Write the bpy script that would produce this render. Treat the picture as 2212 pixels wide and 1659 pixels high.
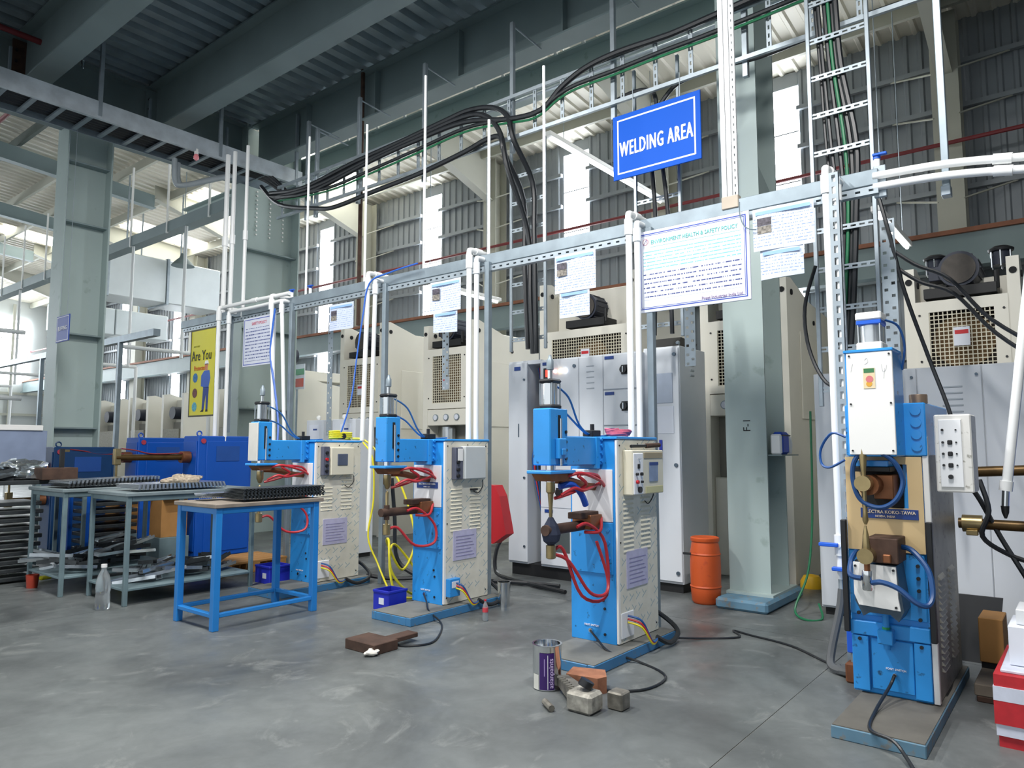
import bpy, math, random
from mathutils import Vector, Matrix
random.seed(7)
S = bpy.context.scene
for o in list(bpy.data.objects): bpy.data.objects.remove(o)
COL = S.collection

# ---------------------------------------------------------------- camera
cam_d = bpy.data.cameras.new('camera'); cam = bpy.data.objects.new('camera', cam_d); COL.objects.link(cam)
cam_d.sensor_width = 36.0; cam_d.sensor_fit = 'HORIZONTAL'; cam_d.lens = 25.285
cam_d.clip_start = 0.05; cam_d.clip_end = 200
YAW, PITCH = math.radians(38.572), math.radians(5.131)
fw = Vector((math.cos(YAW) * math.cos(PITCH), math.sin(YAW) * math.cos(PITCH), math.sin(PITCH)))
cam.location = (0, 0, 1.3)
cam.rotation_euler = fw.to_track_quat('-Z', 'Y').to_euler()
S.camera = cam

# ---------------------------------------------------------------- world, light, exposure
w = bpy.data.worlds.new('world'); S.world = w; w.use_nodes = True
w.node_tree.nodes['Background'].inputs[0].default_value = (0.90, 0.96, 1.0, 1)
w.node_tree.nodes['Background'].inputs[1].default_value = 0.6
S.view_settings.view_transform = 'Standard'; S.view_settings.look = 'None'
S.view_settings.exposure = 0.95; S.view_settings.gamma = 1.0
S.view_settings.use_curve_mapping = False
# unseen fill lights added under the mezzanine deck over the aisle (their housings are built further down)
def area_light(name, loc, target, size, size_y, power, colr=(1, 1, 1)):
    d = bpy.data.lights.new(name, 'AREA'); d.shape = 'RECTANGLE'; d.size = size; d.size_y = size_y
    d.energy = power; d.color = colr
    o = bpy.data.objects.new(name, d); COL.objects.link(o); o.location = loc
    o.rotation_euler = (Vector(target) - Vector(loc)).to_track_quat('-Z', 'Y').to_euler()
    return o
FILL_LAMPS = [(2.1, 0.4), (2.1, 2.9), (2.1, 5.4)]
for lx, ly in FILL_LAMPS:
    area_light('added_fill_light', (lx, ly, 5.3), (lx + .9, ly, 0), .12, 1.3, 100, (1.0, 0.98, 0.95))

# ---------------------------------------------------------------- materials
def hx(s):
    s = s.lstrip('#'); c = [int(s[i:i + 2], 16) / 255 for i in (0, 2, 4)]
    return tuple(((v + 0.055) / 1.055) ** 2.4 if v > 0.04045 else v / 12.92 for v in c) + (1.0,)
MATS = {}
def mat(name, colr, rough=0.5, metal=0.0, var=0.08, scale=6.0, bump=0.0, spec=0.5, emit=0.0, dirt=None, dirt_amt=0.0, trans=0.0, alpha=1.0):
    if name in MATS: return MATS[name]
    m = bpy.data.materials.new(name); m.use_nodes = True; nt = m.node_tree; N = nt.nodes; L = nt.links
    b = N['Principled BSDF']; c = hx(colr) if isinstance(colr, str) else colr
    b.inputs['Roughness'].default_value = rough; b.inputs['Metallic'].default_value = metal
    b.inputs['Specular IOR Level'].default_value = spec
    tc = N.new('ShaderNodeTexCoord'); nz = N.new('ShaderNodeTexNoise')
    nz.inputs['Scale'].default_value = scale; nz.inputs['Detail'].default_value = 5
    L.new(tc.outputs['Object'], nz.inputs['Vector'])
    rp = N.new('ShaderNodeValToRGB'); rp.color_ramp.elements[0].position = .3; rp.color_ramp.elements[1].position = .7
    rp.color_ramp.elements[0].color = tuple(v * (1 - var) for v in c[:3]) + (1,)
    rp.color_ramp.elements[1].color = tuple(min(1, v * (1 + var)) for v in c[:3]) + (1,)
    L.new(nz.outputs[0], rp.inputs[0]); out = rp.outputs[0]
    if dirt:
        n2 = N.new('ShaderNodeTexNoise'); n2.inputs['Scale'].default_value = scale * 4; n2.inputs['Detail'].default_value = 8
        L.new(tc.outputs['Object'], n2.inputs['Vector'])
        r2 = N.new('ShaderNodeValToRGB'); r2.color_ramp.elements[0].position = .62 - dirt_amt * .25; r2.color_ramp.elements[1].position = .72
        mx = N.new('ShaderNodeMixRGB'); mx.inputs[2].default_value = hx(dirt)
        L.new(n2.outputs[0], r2.inputs[0]); L.new(r2.outputs[0], mx.inputs[0]); L.new(out, mx.inputs[1]); out = mx.outputs[0]
    L.new(out, b.inputs['Base Color'])
    if bump:
        bp = N.new('ShaderNodeBump'); bp.inputs['Strength'].default_value = bump; bp.inputs['Distance'].default_value = .01
        L.new(nz.outputs[0], bp.inputs['Height']); L.new(bp.outputs[0], b.inputs['Normal'])
    if emit:
        b.inputs['Emission Color'].default_value = c; b.inputs['Emission Strength'].default_value = emit
    if trans: b.inputs['Transmission Weight'].default_value = trans
    if alpha < 1: b.inputs['Alpha'].default_value = alpha
    MATS[name] = m
    return m
steel = mat('galvanised_steel', '#a3aeb6', .4, .6, .12, 9)
steel_d = mat('galvanised_channel', '#8b98a1', .45, .5, .12, 7)
teal = mat('grey_green_paint', '#a6b6b4', .5, 0, .05, 1.5, dirt='#95a5a1', dirt_amt=-.1)
teal_d = mat('dark_grey_green_paint', '#7c8c8e', .55, 0, .06, 2)
deckm = mat('galvanised_deck', '#98a7ae', .4, .3, .15, 4)
cream_p = mat('press_cream_paint', '#e2dfd3', .45, 0, .03, 2)
cream_w = mat('wall_column_cream', '#b1b1a5', .55, 0, .04, 2)
cab = mat('cabinet_grey', '#d3d8de', .42, 0, .03, 2)
blue_m = mat('machine_blue', '#2f93e0', .26, 0, .06, 5, dirt='#22496b', dirt_amt=-.1)
blue_d = mat('welder_blue', '#0a4fae', .35, 0, .05, 3)
blue_t = mat('table_blue', '#2680cc', .35, 0, .06, 4)
blue_pl = mat('plinth_blue', '#5b7f95', .7, 0, .15, 6, dirt='#77736a', dirt_amt=.3)
white_p = mat('white_paint', '#eeeeec', .4, 0, .02, 3)
pvc = mat('white_pvc', '#eef0f0', .32, 0, .02, 4)
black = mat('black_rubber', '#17181a', .55, 0, .1, 8)
blackp = mat('black_plastic', '#1b1c1f', .4, 0, .05, 8)
cable_m = mat('black_cable', '#202327', .4, 0, .1, 8)
cable_g = mat('green_cable', '#1d6b46', .45, 0, .1, 8)
red_h = mat('red_hose', '#bb3038', .4, 0, .08, 8)
blue_h = mat('blue_hose', '#1c4f8f', .4, 0, .08, 8)
blue_v = mat('valve_blue', '#1f5fd0', .4, 0, .05, 6)
yellow_c = mat('yellow_cable', '#ddd127', .4, 0, .06, 8)
yellow = mat('yellow_paint', '#e2b21c', .5, 0, .06, 8)
brass = mat('brass', '#a8956c', .3, .85, .15, 12)
copper = mat('copper', '#8a5a3c', .45, .6, .25, 10)
rust = mat('rusty_steel', '#4a362c', .75, .1, .3, 12, bump=.2)
gold = mat('oiled_bronze', '#5a4526', .4, .6, .25, 10)
chrome = mat('chrome', '#d9dcde', .12, 1, .02, 4)
alu = mat('aluminium', '#cfd3d6', .3, .9, .05, 6)
orange = mat('orange_plastic', '#c4521f', .5, 0, .08, 4, dirt='#b3471f', dirt_amt=.1)
red_p = mat('red_paint', '#c3202a', .45, 0, .05, 4)
red_d = mat('fire_pipe_red', '#7a2c30', .5, 0, .08, 6)
paper = mat('paper_white', '#dde2ec', .7, 0, .01, 3)
navy = mat('motor_navy', '#2b3140', .5, .1, .1, 6)
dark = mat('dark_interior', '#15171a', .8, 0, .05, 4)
wood = mat('cardboard', '#a77a45', .8, 0, .08, 8)
gridc = mat('guard_wire_cream', '#cfc9b4', .5, 0, .04, 6)
grey_t = mat('grey_table_steel', '#71868c', .5, .2, .12, 8)
glass_m = mat('plastic_film', '#dfe6ea', .15, 0, .02, 4, trans=.85)
brick_m = mat('brick_clay', '#96654c', .9, 0, .2, 20, bump=.4)
screen = mat('screen_grey_blue', '#7c8fae', .25, 0, .15, 14)
label_l = mat('label_lilac', '#b9b7d3', .5, 0, .08, 30)
np_blue = mat('nameplate_blue', '#1d3f86', .4, 0, .04, 6)
ink_w = mat('white_ink', '#f4f6f8', .6, 0, 0, 2)
ink_k = mat('black_ink', '#15171b', .6, 0, 0, 2)
red_lamp = mat('red_display', '#ff2a20', .4, 0, 0, 2, emit=3.0)
amber_lamp = mat('amber_lamp', '#ffd9a0', .4, 0, 0, 2, emit=5.0)
white_lamp = mat('white_lamp', '#f2f6ff', .4, 0, 0, 2, emit=5.0)
tube_lamp = mat('tube_light', '#f6fbff', .4, 0, 0, 2, emit=3.0)
daylight = mat('backlit_translucent_sheet', '#f3f9ff', .5, 0, .01, 1, emit=9.0)
skylight = mat('backlit_roof_sheet', '#f6f4ea', .5, 0, .03, 1, emit=4.0)

# ---------------------------------------------------------------- mesh building
class MB:
    def __init__(s): s.v = []; s.f = []
    def quad(s, a, b, c, d): n = len(s.v); s.v += [tuple(a), tuple(b), tuple(c), tuple(d)]; s.f.append((n, n + 1, n + 2, n + 3)); return s
    def box(s, x0, x1, y0, y1, z0, z1, b=0.0):
        if x0 > x1: x0, x1 = x1, x0
        if y0 > y1: y0, y1 = y1, y0
        if z0 > z1: z0, z1 = z1, z0
        b = min(b, (x1 - x0) * .45, (y1 - y0) * .45, (z1 - z0) * .45)
        n = len(s.v)
        if b <= 0:
            s.v += [(x, y, z) for z in (z0, z1) for y in (y0, y1) for x in (x0, x1)]
            s.f += [tuple(n + i for i in q) for q in ((0, 2, 3, 1), (4, 5, 7, 6), (0, 1, 5, 4), (2, 6, 7, 3), (0, 4, 6, 2), (1, 3, 7, 5))]
            return s
        X, Y, Z = (x0, x1), (y0, y1), (z0, z1)
        def vid(i, j, k, a): return n + ((i * 2 + j) * 2 + k) * 3 + a
        for i in (0, 1):
            for j in (0, 1):
                for k in (0, 1):
                    sx, sy, sz = (b if i == 0 else -b), (b if j == 0 else -b), (b if k == 0 else -b)
                    s.v += [(X[i], Y[j] + sy, Z[k] + sz), (X[i] + sx, Y[j], Z[k] + sz), (X[i] + sx, Y[j] + sy, Z[k])]
        def add(q, flip): s.f.append(tuple(reversed(q)) if flip else tuple(q))
        for i in (0, 1): add([vid(i, 0, 0, 0), vid(i, 1, 0, 0), vid(i, 1, 1, 0), vid(i, 0, 1, 0)], i == 0)
        for j in (0, 1): add([vid(0, j, 0, 1), vid(1, j, 0, 1), vid(1, j, 1, 1), vid(0, j, 1, 1)], j == 1)
        for k in (0, 1): add([vid(0, 0, k, 2), vid(1, 0, k, 2), vid(1, 1, k, 2), vid(0, 1, k, 2)], k == 0)
        for j in (0, 1):
            for k in (0, 1): add([vid(0, j, k, 1), vid(1, j, k, 1), vid(1, j, k, 2), vid(0, j, k, 2)], (j + k) % 2 == 1)
        for i in (0, 1):
            for k in (0, 1): add([vid(i, 0, k, 2), vid(i, 1, k, 2), vid(i, 1, k, 0), vid(i, 0, k, 0)], (i + k) % 2 == 1)
        for i in (0, 1):
            for j in (0, 1): add([vid(i, j, 0, 0), vid(i, j, 1, 0), vid(i, j, 1, 1), vid(i, j, 0, 1)], (i + j) % 2 == 1)
        for i in (0, 1):
            for j in (0, 1):
                for k in (0, 1): add([vid(i, j, k, 0), vid(i, j, k, 1), vid(i, j, k, 2)], (i + j + k) % 2 == 0)
        return s
    def ring_tube(s, pts, rads, seg=10, cap=True):
        pts = [Vector(p) for p in pts]; n0 = len(s.v); m = len(pts); up = None
        for i, p in enumerate(pts):
            t = (pts[min(i + 1, m - 1)] - pts[max(i - 1, 0)])
            if t.length < 1e-9: t = Vector((0, 0, 1))
            t.normalize()
            if up is None:
                up = Vector((0, 0, 1)) if abs(t.z) < .9 else Vector((1, 0, 0))
            side = t.cross(up)
            if side.length < 1e-6: side = t.orthogonal()
            side.normalize(); up = side.cross(t).normalized()
            r = rads[i] if isinstance(rads, (list, tuple)) else rads
            for k in range(seg):
                a = 2 * math.pi * k / seg
                s.v.append(tuple(p + (side * math.cos(a) + up * math.sin(a)) * r))
        for i in range(m - 1):
            for k in range(seg):
                a = n0 + i * seg + k; b = n0 + i * seg + (k + 1) % seg
                s.f.append((a, b, b + seg, a + seg))
        if cap:
            s.f.append(tuple(n0 + k for k in reversed(range(seg)))); s.f.append(tuple(n0 + (m - 1) * seg + k for k in range(seg)))
        return s
    def cyl(s, p0, p1, r, seg=14, r1=None): return s.ring_tube([p0, p1], [r, r if r1 is None else r1], seg)
    def tube(s, pts, r, seg=7, sub=5, smooth=True): return s.ring_tube(catmull(pts, sub) if smooth and len(pts) > 2 else pts, r, seg)
    def lathe(s, c, prof, seg=20, axis='z'):
        n0 = len(s.v); m = len(prof); c = Vector(c)
        for r, h in prof:
            for k in range(seg):
                a = 2 * math.pi * k / seg; u, v = r * math.cos(a), r * math.sin(a)
                s.v.append(tuple(c + (Vector((u, v, h)) if axis == 'z' else Vector((h, u, v)) if axis == 'x' else Vector((u, h, v)))))
        for i in range(m - 1):
            for k in range(seg):
                a = n0 + i * seg + k; b = n0 + i * seg + (k + 1) % seg; s.f.append((a, b, b + seg, a + seg))
        s.f.append(tuple(n0 + k for k in reversed(range(seg)))); s.f.append(tuple(n0 + (m - 1) * seg + k for k in range(seg)))
        return s
    def prism(s, poly, axis, a0, a1):
        """poly: 2D points; axis: 'x' -> (y,z), 'y' -> (x,z), 'z' -> (x,y)"""
        n = len(s.v); m = len(poly)
        def P(u, v, a): return (a, u, v) if axis == 'x' else (u, a, v) if axis == 'y' else (u, v, a)
        for a in (a0, a1): s.v += [P(u, v, a) for u, v in poly]
        s.f.append(tuple(n + i for i in range(m))); s.f.append(tuple(n + m + i for i in reversed(range(m))))
        for i in range(m): j = (i + 1) % m; s.f.append((n + i, n + m + i, n + m + j, n + j))
        return s
    def slab(s, O, U, V, T, ub, vb, solid):
        """thin plate made of grid cells; solid(i, j) says which cells are there"""
        O, U, V, T = map(Vector, (O, U, V, T)); idx = {}
        def vid(i, j, t):
            k = (i, j, t)
            if k not in idx: idx[k] = len(s.v); s.v.append(tuple(O + U * ub[i] + V * vb[j] + T * t))
            return idx[k]
        nu, nv = len(ub) - 1, len(vb) - 1
        def so(i, j): return 0 <= i < nu and 0 <= j < nv and solid(i, j)
        for i in range(nu):
            for j in range(nv):
                if not so(i, j): continue
                s.f.append((vid(i, j, 0), vid(i + 1, j, 0), vid(i + 1, j + 1, 0), vid(i, j + 1, 0)))
                s.f.append((vid(i, j, 1), vid(i, j + 1, 1), vid(i + 1, j + 1, 1), vid(i + 1, j, 1)))
                if not so(i - 1, j): s.f.append((vid(i, j, 0), vid(i, j + 1, 0), vid(i, j + 1, 1), vid(i, j, 1)))
                if not so(i + 1, j): s.f.append((vid(i + 1, j, 0), vid(i + 1, j, 1), vid(i + 1, j + 1, 1), vid(i + 1, j + 1, 0)))
                if not so(i, j - 1): s.f.append((vid(i, j, 0), vid(i, j, 1), vid(i + 1, j, 1), vid(i + 1, j, 0)))
                if not so(i, j + 1): s.f.append((vid(i, j + 1, 0), vid(i + 1, j + 1, 0), vid(i + 1, j + 1, 1), vid(i, j + 1, 1)))
        return s
    def build(s, name, m, parent=None, smooth=False, kind=None):
        off = root_loc(parent); me = bpy.data.meshes.new(name)
        me.from_pydata([(v[0] - off.x, v[1] - off.y, v[2] - off.z) for v in s.v], [], s.f)
        me.materials.append(m); me.update()
        import bmesh
        bm = bmesh.new(); bm.from_mesh(me); bmesh.ops.recalc_face_normals(bm, faces=bm.faces); bm.to_mesh(me); bm.free()
        if smooth:
            for p in me.polygons: p.use_smooth = True
            me.set_sharp_from_angle(angle=math.radians(40))
        o = bpy.data.objects.new(name, me); COL.objects.link(o)
        if parent: o.parent = parent
        if kind: o['kind'] = kind
        return o
def root_loc(p):
    v = Vector((0, 0, 0))
    while p is not None: v += p.location; p = p.parent
    return v
def catmull(P, n):
    P = [Vector(p) for p in P]; out = []
    for i in range(len(P) - 1):
        a, b, c, d = P[max(i - 1, 0)], P[i], P[i + 1], P[min(i + 2, len(P) - 1)]
        for k in range(n):
            t = k / n
            out.append(.5 * ((2 * b) + (c - a) * t + (2 * a - 5 * b + 4 * c - d) * t * t + (3 * b - a - 3 * c + d) * t ** 3))
    out.append(P[-1]); return out
def thing(name, label, cat, loc=(0, 0, 0), group=None):
    o = bpy.data.objects.new(name, None); COL.objects.link(o); o.location = loc; o.empty_display_size = .1
    o['label'] = label; o['category'] = cat
    if group: o['group'] = group
    return o
def tag(o, label, cat, group=None, kind=None):
    o['label'] = label; o['category'] = cat
    if group: o['group'] = group
    if kind: o['kind'] = kind
    return o
def struct(o, label=None, cat=None):
    o['kind'] = 'structure'
    if label: o['label'] = label; o['category'] = cat
    return o
def box(name, m, parent, x0, x1, y0, y1, z0, z1, b=.004): return MB().box(x0, x1, y0, y1, z0, z1, b).build(name, m, parent)
def cyl(name, m, parent, p0, p1, r, seg=14): return MB().cyl(p0, p1, r, seg).build(name, m, parent, True)
def tube(name, m, parent, pts, r, seg=8, sub=5): return MB().tube(pts, r, seg, sub).build(name, m, parent, True)
def share(src, name, parent, d):
    """another piece with the same mesh, shifted by d"""
    o = bpy.data.objects.new(name, src.data); COL.objects.link(o); o.parent = parent; o.location = src.location + Vector(d); return o
def copy_tree(o, parent=None):
    c = o.copy(); COL.objects.link(c)
    if parent: c.parent = parent
    for ch in list(o.children): copy_tree(ch, c)
    return c
def text(name, body, m, parent, loc, size, facing='-X', xs=1.0, bold=0.0, align='LEFT', roll=0.0):
    """flat lettering on a face; facing -X reads along -Y, facing -Y reads along +X"""
    cu = bpy.data.curves.new(name, 'FONT'); cu.body = body; cu.size = size; cu.align_x = align; cu.align_y = 'CENTER'
    cu.extrude = .0006; cu.space_character = 1.0 + (.16 if bold > .005 else 0); cu.resolution_u = 2; cu.materials.append(m)
    tmp = bpy.data.objects.new(name, cu); COL.objects.link(tmp)
    dg = bpy.context.evaluated_depsgraph_get(); dg.update()
    me = bpy.data.meshes.new_from_object(tmp.evaluated_get(dg)); me.name = name
    bpy.data.objects.remove(tmp); bpy.data.curves.remove(cu)
    if bold:   # heavier strokes: the outline laid over itself with small shifts
        import bmesh
        bm = bmesh.new()
        for k in range(5):
            m2 = me.copy(); m2.transform(Matrix.Translation(((k - 2) * bold * .6, (k % 2) * bold * .3, k * .0005))); bm.from_mesh(m2); bpy.data.meshes.remove(m2)
        bm.to_mesh(me); bm.free()
    R = {'-X': Matrix(((0, 0, -1), (-1, 0, 0), (0, 1, 0))), '-Y': Matrix(((1, 0, 0), (0, 0, -1), (0, 1, 0)))}[facing]
    M = R.to_4x4() @ Matrix.Rotation(roll, 4, 'Z') @ Matrix.Diagonal((xs, 1, 1, 1))
    me.transform(M); me.materials.clear(); me.materials.append(m)
    o = bpy.data.objects.new(name, me); COL.objects.link(o); o.parent = parent
    o.location = Vector(loc) - root_loc(parent); return o
def breaks(total, n, hole, edge):
    """alternating solid / hole stops along a slotted strip"""
    pitch = total / n; out = [0.0]
    for i in range(n): out += [i * pitch + (pitch - hole) / 2, i * pitch + (pitch + hole) / 2]
    out.append(total); return out
def slotted(name, m, parent, O, U, V, T, length, width, n, hole, hw):
    """slotted strut: one row of slots down the middle"""
    ub = breaks(length, n, hole, 0); vb = [0, (width - hw) / 2, (width + hw) / 2, width]
    return MB().slab(O, U, V, T, ub, vb, lambda i, j: not (j == 1 and i % 2 == 1)).build(name, m, parent)
def i_col(mb, x0, x1, y0, y1, z0, z1, tf=.02, tw=.014):
    mb.box(x0, x0 + tf, y0, y1, z0, z1); mb.box(x1 - tf, x1, y0, y1, z0, z1)
    yc = (y0 + y1) / 2; mb.box(x0 + tf, x1 - tf, yc - tw / 2, yc + tw / 2, z0, z1); return mb
# ================================================================ SETTING
def floor_mat():
    m = bpy.data.materials.new('polished_concrete'); m.use_nodes = True; nt = m.node_tree; N = nt.nodes; L = nt.links; b = N['Principled BSDF']
    tc = N.new('ShaderNodeTexCoord')
    def noise(sc, det, rough=.6, dist=0):
        n = N.new('ShaderNodeTexNoise'); n.inputs['Scale'].default_value = sc; n.inputs['Detail'].default_value = det
        n.inputs['Roughness'].default_value = rough; n.inputs['Distortion'].default_value = dist
        L.new(tc.outputs['Object'], n.inputs['Vector']); return n
    def ramp(src, p0, p1, c0, c1):
        r = N.new('ShaderNodeValToRGB'); e = r.color_ramp.elements; e[0].position = p0; e[1].position = p1; e[0].color = c0; e[1].color = c1
        L.new(src, r.inputs[0]); return r
    big = ramp(noise(.9, 6, .6, .6).outputs[0], .3, .72, hx('#4c5051'), hx('#757a7a'))
    mid = ramp(noise(4.5, 8, .65, 1.2).outputs[0], .42, .68, (1, 1, 1, 1), (.72, .73, .73, 1))
    pale = ramp(noise(1.3, 10, .72, 2.6).outputs[0], .56, .74, (0, 0, 0, 1), (1, 1, 1, 1))
    mul = N.new('ShaderNodeMixRGB'); mul.blend_type = 'MULTIPLY'; mul.inputs[0].default_value = .55
    L.new(big.outputs[0], mul.inputs[1]); L.new(mid.outputs[0], mul.inputs[2])
    mix = N.new('ShaderNodeMixRGB'); mix.inputs[2].default_value = hx('#a3a6a3')
    sc = N.new('ShaderNodeMath'); sc.operation = 'MULTIPLY'; sc.inputs[1].default_value = .5
    L.new(pale.outputs[0], sc.inputs[0]); L.new(sc.outputs[0], mix.inputs[0]); L.new(mul.outputs[0], mix.inputs[1])
    L.new(mix.outputs[0], b.inputs['Base Color'])
    rr = ramp(noise(3, 6).outputs[0], .35, .7, (.32,) * 3 + (1,), (.6,) * 3 + (1,)); L.new(rr.outputs[0], b.inputs['Roughness'])
    bp = N.new('ShaderNodeBump'); bp.inputs['Strength'].default_value = .08; L.new(noise(30, 6).outputs[0], bp.inputs['Height']); L.new(bp.outputs[0], b.inputs['Normal'])
    return m
conc = floor_mat()
fl = MB().box(-7, 12.3, -5, 42, -.2, -.004).build('floor', mat('joint_filler', '#8b8c87', .9), None); struct(fl)
xs = [-7, -1.2, 5.25, 12.3]; ys = [-5, -3.7, 1.28, 6.28, 11.28, 16.28, 21.28, 26.28, 31.28, 42]
for i in range(len(xs) - 1):
    for j in range(len(ys) - 1):
        MB().box(xs[i] + .003, xs[i + 1] - .003, ys[j] + .003, ys[j + 1] - .003, -.0035, 0).build('concrete_slab', conc, fl)

# ---- back wall with vertical ribbed cladding and translucent strips
XW = 12.0
clad = mat('cladding_grey', '#8d9398', .5, .15, .05, 1.5)
def rib_sheet(w, h, pitch, n0=0):
    """ribbed sheet in local coords: y 0..w, z 0..h, ribs towards -x"""
    mb = MB(); pr = []
    n = max(1, round(w / pitch)); p = w / n
    for i in range(n):
        y = i * p; pr += [(0, y), (0, y + p * .55), (-.03, y + p * .66), (-.03, y + p * .89)]
    pr.append((0, w))
    k = len(pr)
    for z in (0, h): mb.v += [(x, y, z) for x, y in pr]
    mb.f += [(i, i + 1, k + i + 1, k + i) for i in range(k - 1)]
    return mb
wall = MB().box(XW + .04, XW + .14, -5, 42, 0, 7.7).build('wall_back', clad, None); struct(wall)
WIN = [3.76, 7.88, 12.0, 16.08, 20.2, 24.3, 28.4, 32.5, 36.6]
sheet_src = None; girt_m = mat('girt_grey', '#8f959a', .5, .1, .05, 3)
for k in range(len(WIN) - 1):
    a, b = WIN[k] + .3, WIN[k + 1] - .3
    for q in range(3):
        y = a + (b - a) * q / 3
        if sheet_src is None:
            sheet_src = rib_sheet((b - a) / 3, 7.6, .195).build('cladding_sheet', clad, wall); sheet_src.location = (XW, y, 0)
        else: o = share(sheet_src, 'cladding_sheet', wall, (0, 0, 0)); o.location = (XW, y, 0)
for q in range(7): o = share(sheet_src, 'cladding_sheet', wall, (0, 0, 0)); o.location = (XW, 3.46 - 1.173 * (q + 1), 0)
for k, y in enumerate(WIN):
    wn = MB().box(XW - .01, XW + .03, y - .3, y + .3, 2.3, 7.35).build('window_%d' % (k + 1), daylight, None); struct(wn)
    MB().box(XW - .005, XW + .035, y - .3, y + .3, 0, 2.3).build('lower_panel', clad, wn)
    MB().box(XW - .005, XW + .035, y - .3, y + .3, 7.35, 7.6).build('upper_panel', clad, wn)
    for z in (3.4, 4.55, 5.7, 6.55): MB().box(XW - .02, XW, y - .3, y + .3, z, z + .02).build('glazing_bar', clad, wn)
for k, z in enumerate((1.4, 2.6, 3.8, 5.0, 6.22, 6.88)):
    ends = [-5.3] + WIN + [42.3]
    for a, b in zip(ends[:-1], ends[1:]): MB().box(XW - .13, XW - .06, a + .3, b - .3, z, z + .07).build('wall_girt', girt_m, wall)
for k, y in enumerate((1.3, 5.75, 9.75, 14.0, 18.1, 22.3, 26.4, 30.5)):
    c = thing('wall_column', ['cream steel wall column behind the press motor', 'cream steel wall column behind the welding area sign', 'cream steel wall column between the two tall bright wall strips', 'cream steel wall column near the top of the brown pipe', 'cream wall column beside the silver duct', 'cream wall column past the grey hanging box', 'cream wall column farther along than the duct', 'farthest cream wall column'][k], 'column', (11.6, y, 0), None); c['kind'] = 'structure'
    mb = MB(); i_col(mb, 11.45, 11.82, y - .17, y + .17, 0, 7.5); mb.build('shaft', cream_w, c)
    MB().prism([(11.45, 6.6), (11.45, 7.9), (8.2, 8.05), (8.2, 7.6)], 'y', y - .01, y + .01).build('rafter_haunch', cream_w, c)
    MB().prism([(11.45, 6.58), (11.45, 6.6), (8.2, 7.6), (8.2, 7.58)], 'y', y - .1, y + .1).build('rafter_flange', cream_w, c)
    MB().box(11.2, 11.45, y - .15, y + .15, 4.0, 4.16).build('crane_bracket', cream_w, c)
rp = MB().cyl((11.3, -5, 5.52), (11.3, 40, 5.52), .03, 8).build('fire_pipe', red_d, None, True); tag(rp, 'dark red fire water pipe high along the ribbed back wall', 'pipe')
cr = thing('crane_rail_beam', 'long steel crane rail beam with rusty top along the back wall', 'beam', (11.1, 0, 4.1))
MB().box(11.02, 11.2, -5, 40, 4.16, 4.22).build('rail', mat('rust_rail', '#8a5a44', .7, .1, .2, 5), cr); MB().box(11.08, 11.12, -5, 40, 3.75, 4.16).build('web', teal_d, cr); MB().box(11.0, 11.22, -5, 40, 3.70, 3.75).build('bottom_flange', teal_d, cr)
# diagonal sag braces on the wall
for y in (1.3, 5.75, 9.75, 14.0):
    for z in (5.0, 6.22, 6.88):
        for s_ in (-1, 1):
            tb = MB().cyl((XW - .1, y + s_ * .75, z), (11.45, y + s_ * .15, z - .25), .015, 5).build('fly_brace', cream_w, wall)

# ---- unseen closed gable beyond the right edge, added to darken the hall
wr = MB().box(-7, 12, -5.1, -5, 0, 9).build('wall_right', clad, None); struct(wr)
# ---- end wall, far along the hall
ew = MB().box(-7, 12, 36, 36.1, 0, 9).build('wall_end', mat('end_wall', '#c6cac9', .6, 0, .03, 1), None); struct(ew)
for k in range(7):
    x0 = -5.5 + 2.4 * k
    wn = MB().box(x0, x0 + 2.25, 35.9, 35.99, 4.2, 6.8).build('window_%d' % (20 + k), daylight, None); struct(wn)
    for z in (5.1, 6.0): MB().box(x0, x0 + 2.25, 35.86, 35.9, z, z + .04).build('glazing_bar', white_p, wn)
    MB().box(x0 + 1.1, x0 + 1.14, 35.86, 35.9, 4.2, 6.8).build('mullion', white_p, wn)
for z in (1.4, 2.7, 3.6): MB().box(-7, 12, 35.8, 35.9, z, z + .1).build('wall_girt', cream_w, ew)
for k in range(12): MB().box(-6 + 1.5 * k, -5.9 + 1.5 * k, 35.78, 35.86, 0, 7.5).build('wall_stud', cream_w, ew)

# ---- roof
rcol = mat('roof_sheet_cream', '#d9d5c8', .55, .05, .04, 1)
def roof_z(x): return 7.62 + .085 * (12 - x)
roof = thing('ceiling', '', 'x'); del roof['label']; del roof['category']; roof['kind'] = 'structure'
def roof_sheet(x0, x1, w, pitch):
    mb = MB(); n = round(w / pitch); p = w / n; pr = []
    for i in range(n): y = i * p; pr += [(y, 0), (y + p * .6, 0), (y + p * .7, .04), (y + p * .9, .04)]
    pr.append((w, 0)); k = len(pr)
    for x in (x0, x1): mb.v += [(x, y, roof_z(x) - d) for y, d in pr]
    mb.f += [(i, i + 1, k + i + 1, k + i) for i in range(k - 1)]
    return mb
rs = roof_sheet(6.3, 12.1, 1.0, .25).build('roof_sheet', rcol, roof)
rs.location = (0, -5, 0)
for k in range(1, 47): o = share(rs, 'roof_sheet', roof, (0, k, 0)); 
rl = roof_sheet(-7, 6.3, 1.0, .25).build('roof_sheet', rcol, roof); rl.location = (0, -5, 0)
for k in range(1, 47): share(rl, 'roof_sheet', roof, (0, k, 0))
for x in (11.2, 9.9, 8.6, 7.3, 6.4):
    MB().box(x - .035, x + .035, -5, 42, roof_z(x) - .26, roof_z(x) - .05).build('purlin', cream_w, roof)
for x in (5.2, 4.1, 3.0, 1.9, .8, -.3, -1.4, -2.5, -3.6, -4.7):
    MB().box(x - .035, x + .035, -5, 42, roof_z(x) - .26, roof_z(x) - .05).build('purlin', mat('purlin_dark', '#5d6662', .6), roof)
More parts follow.
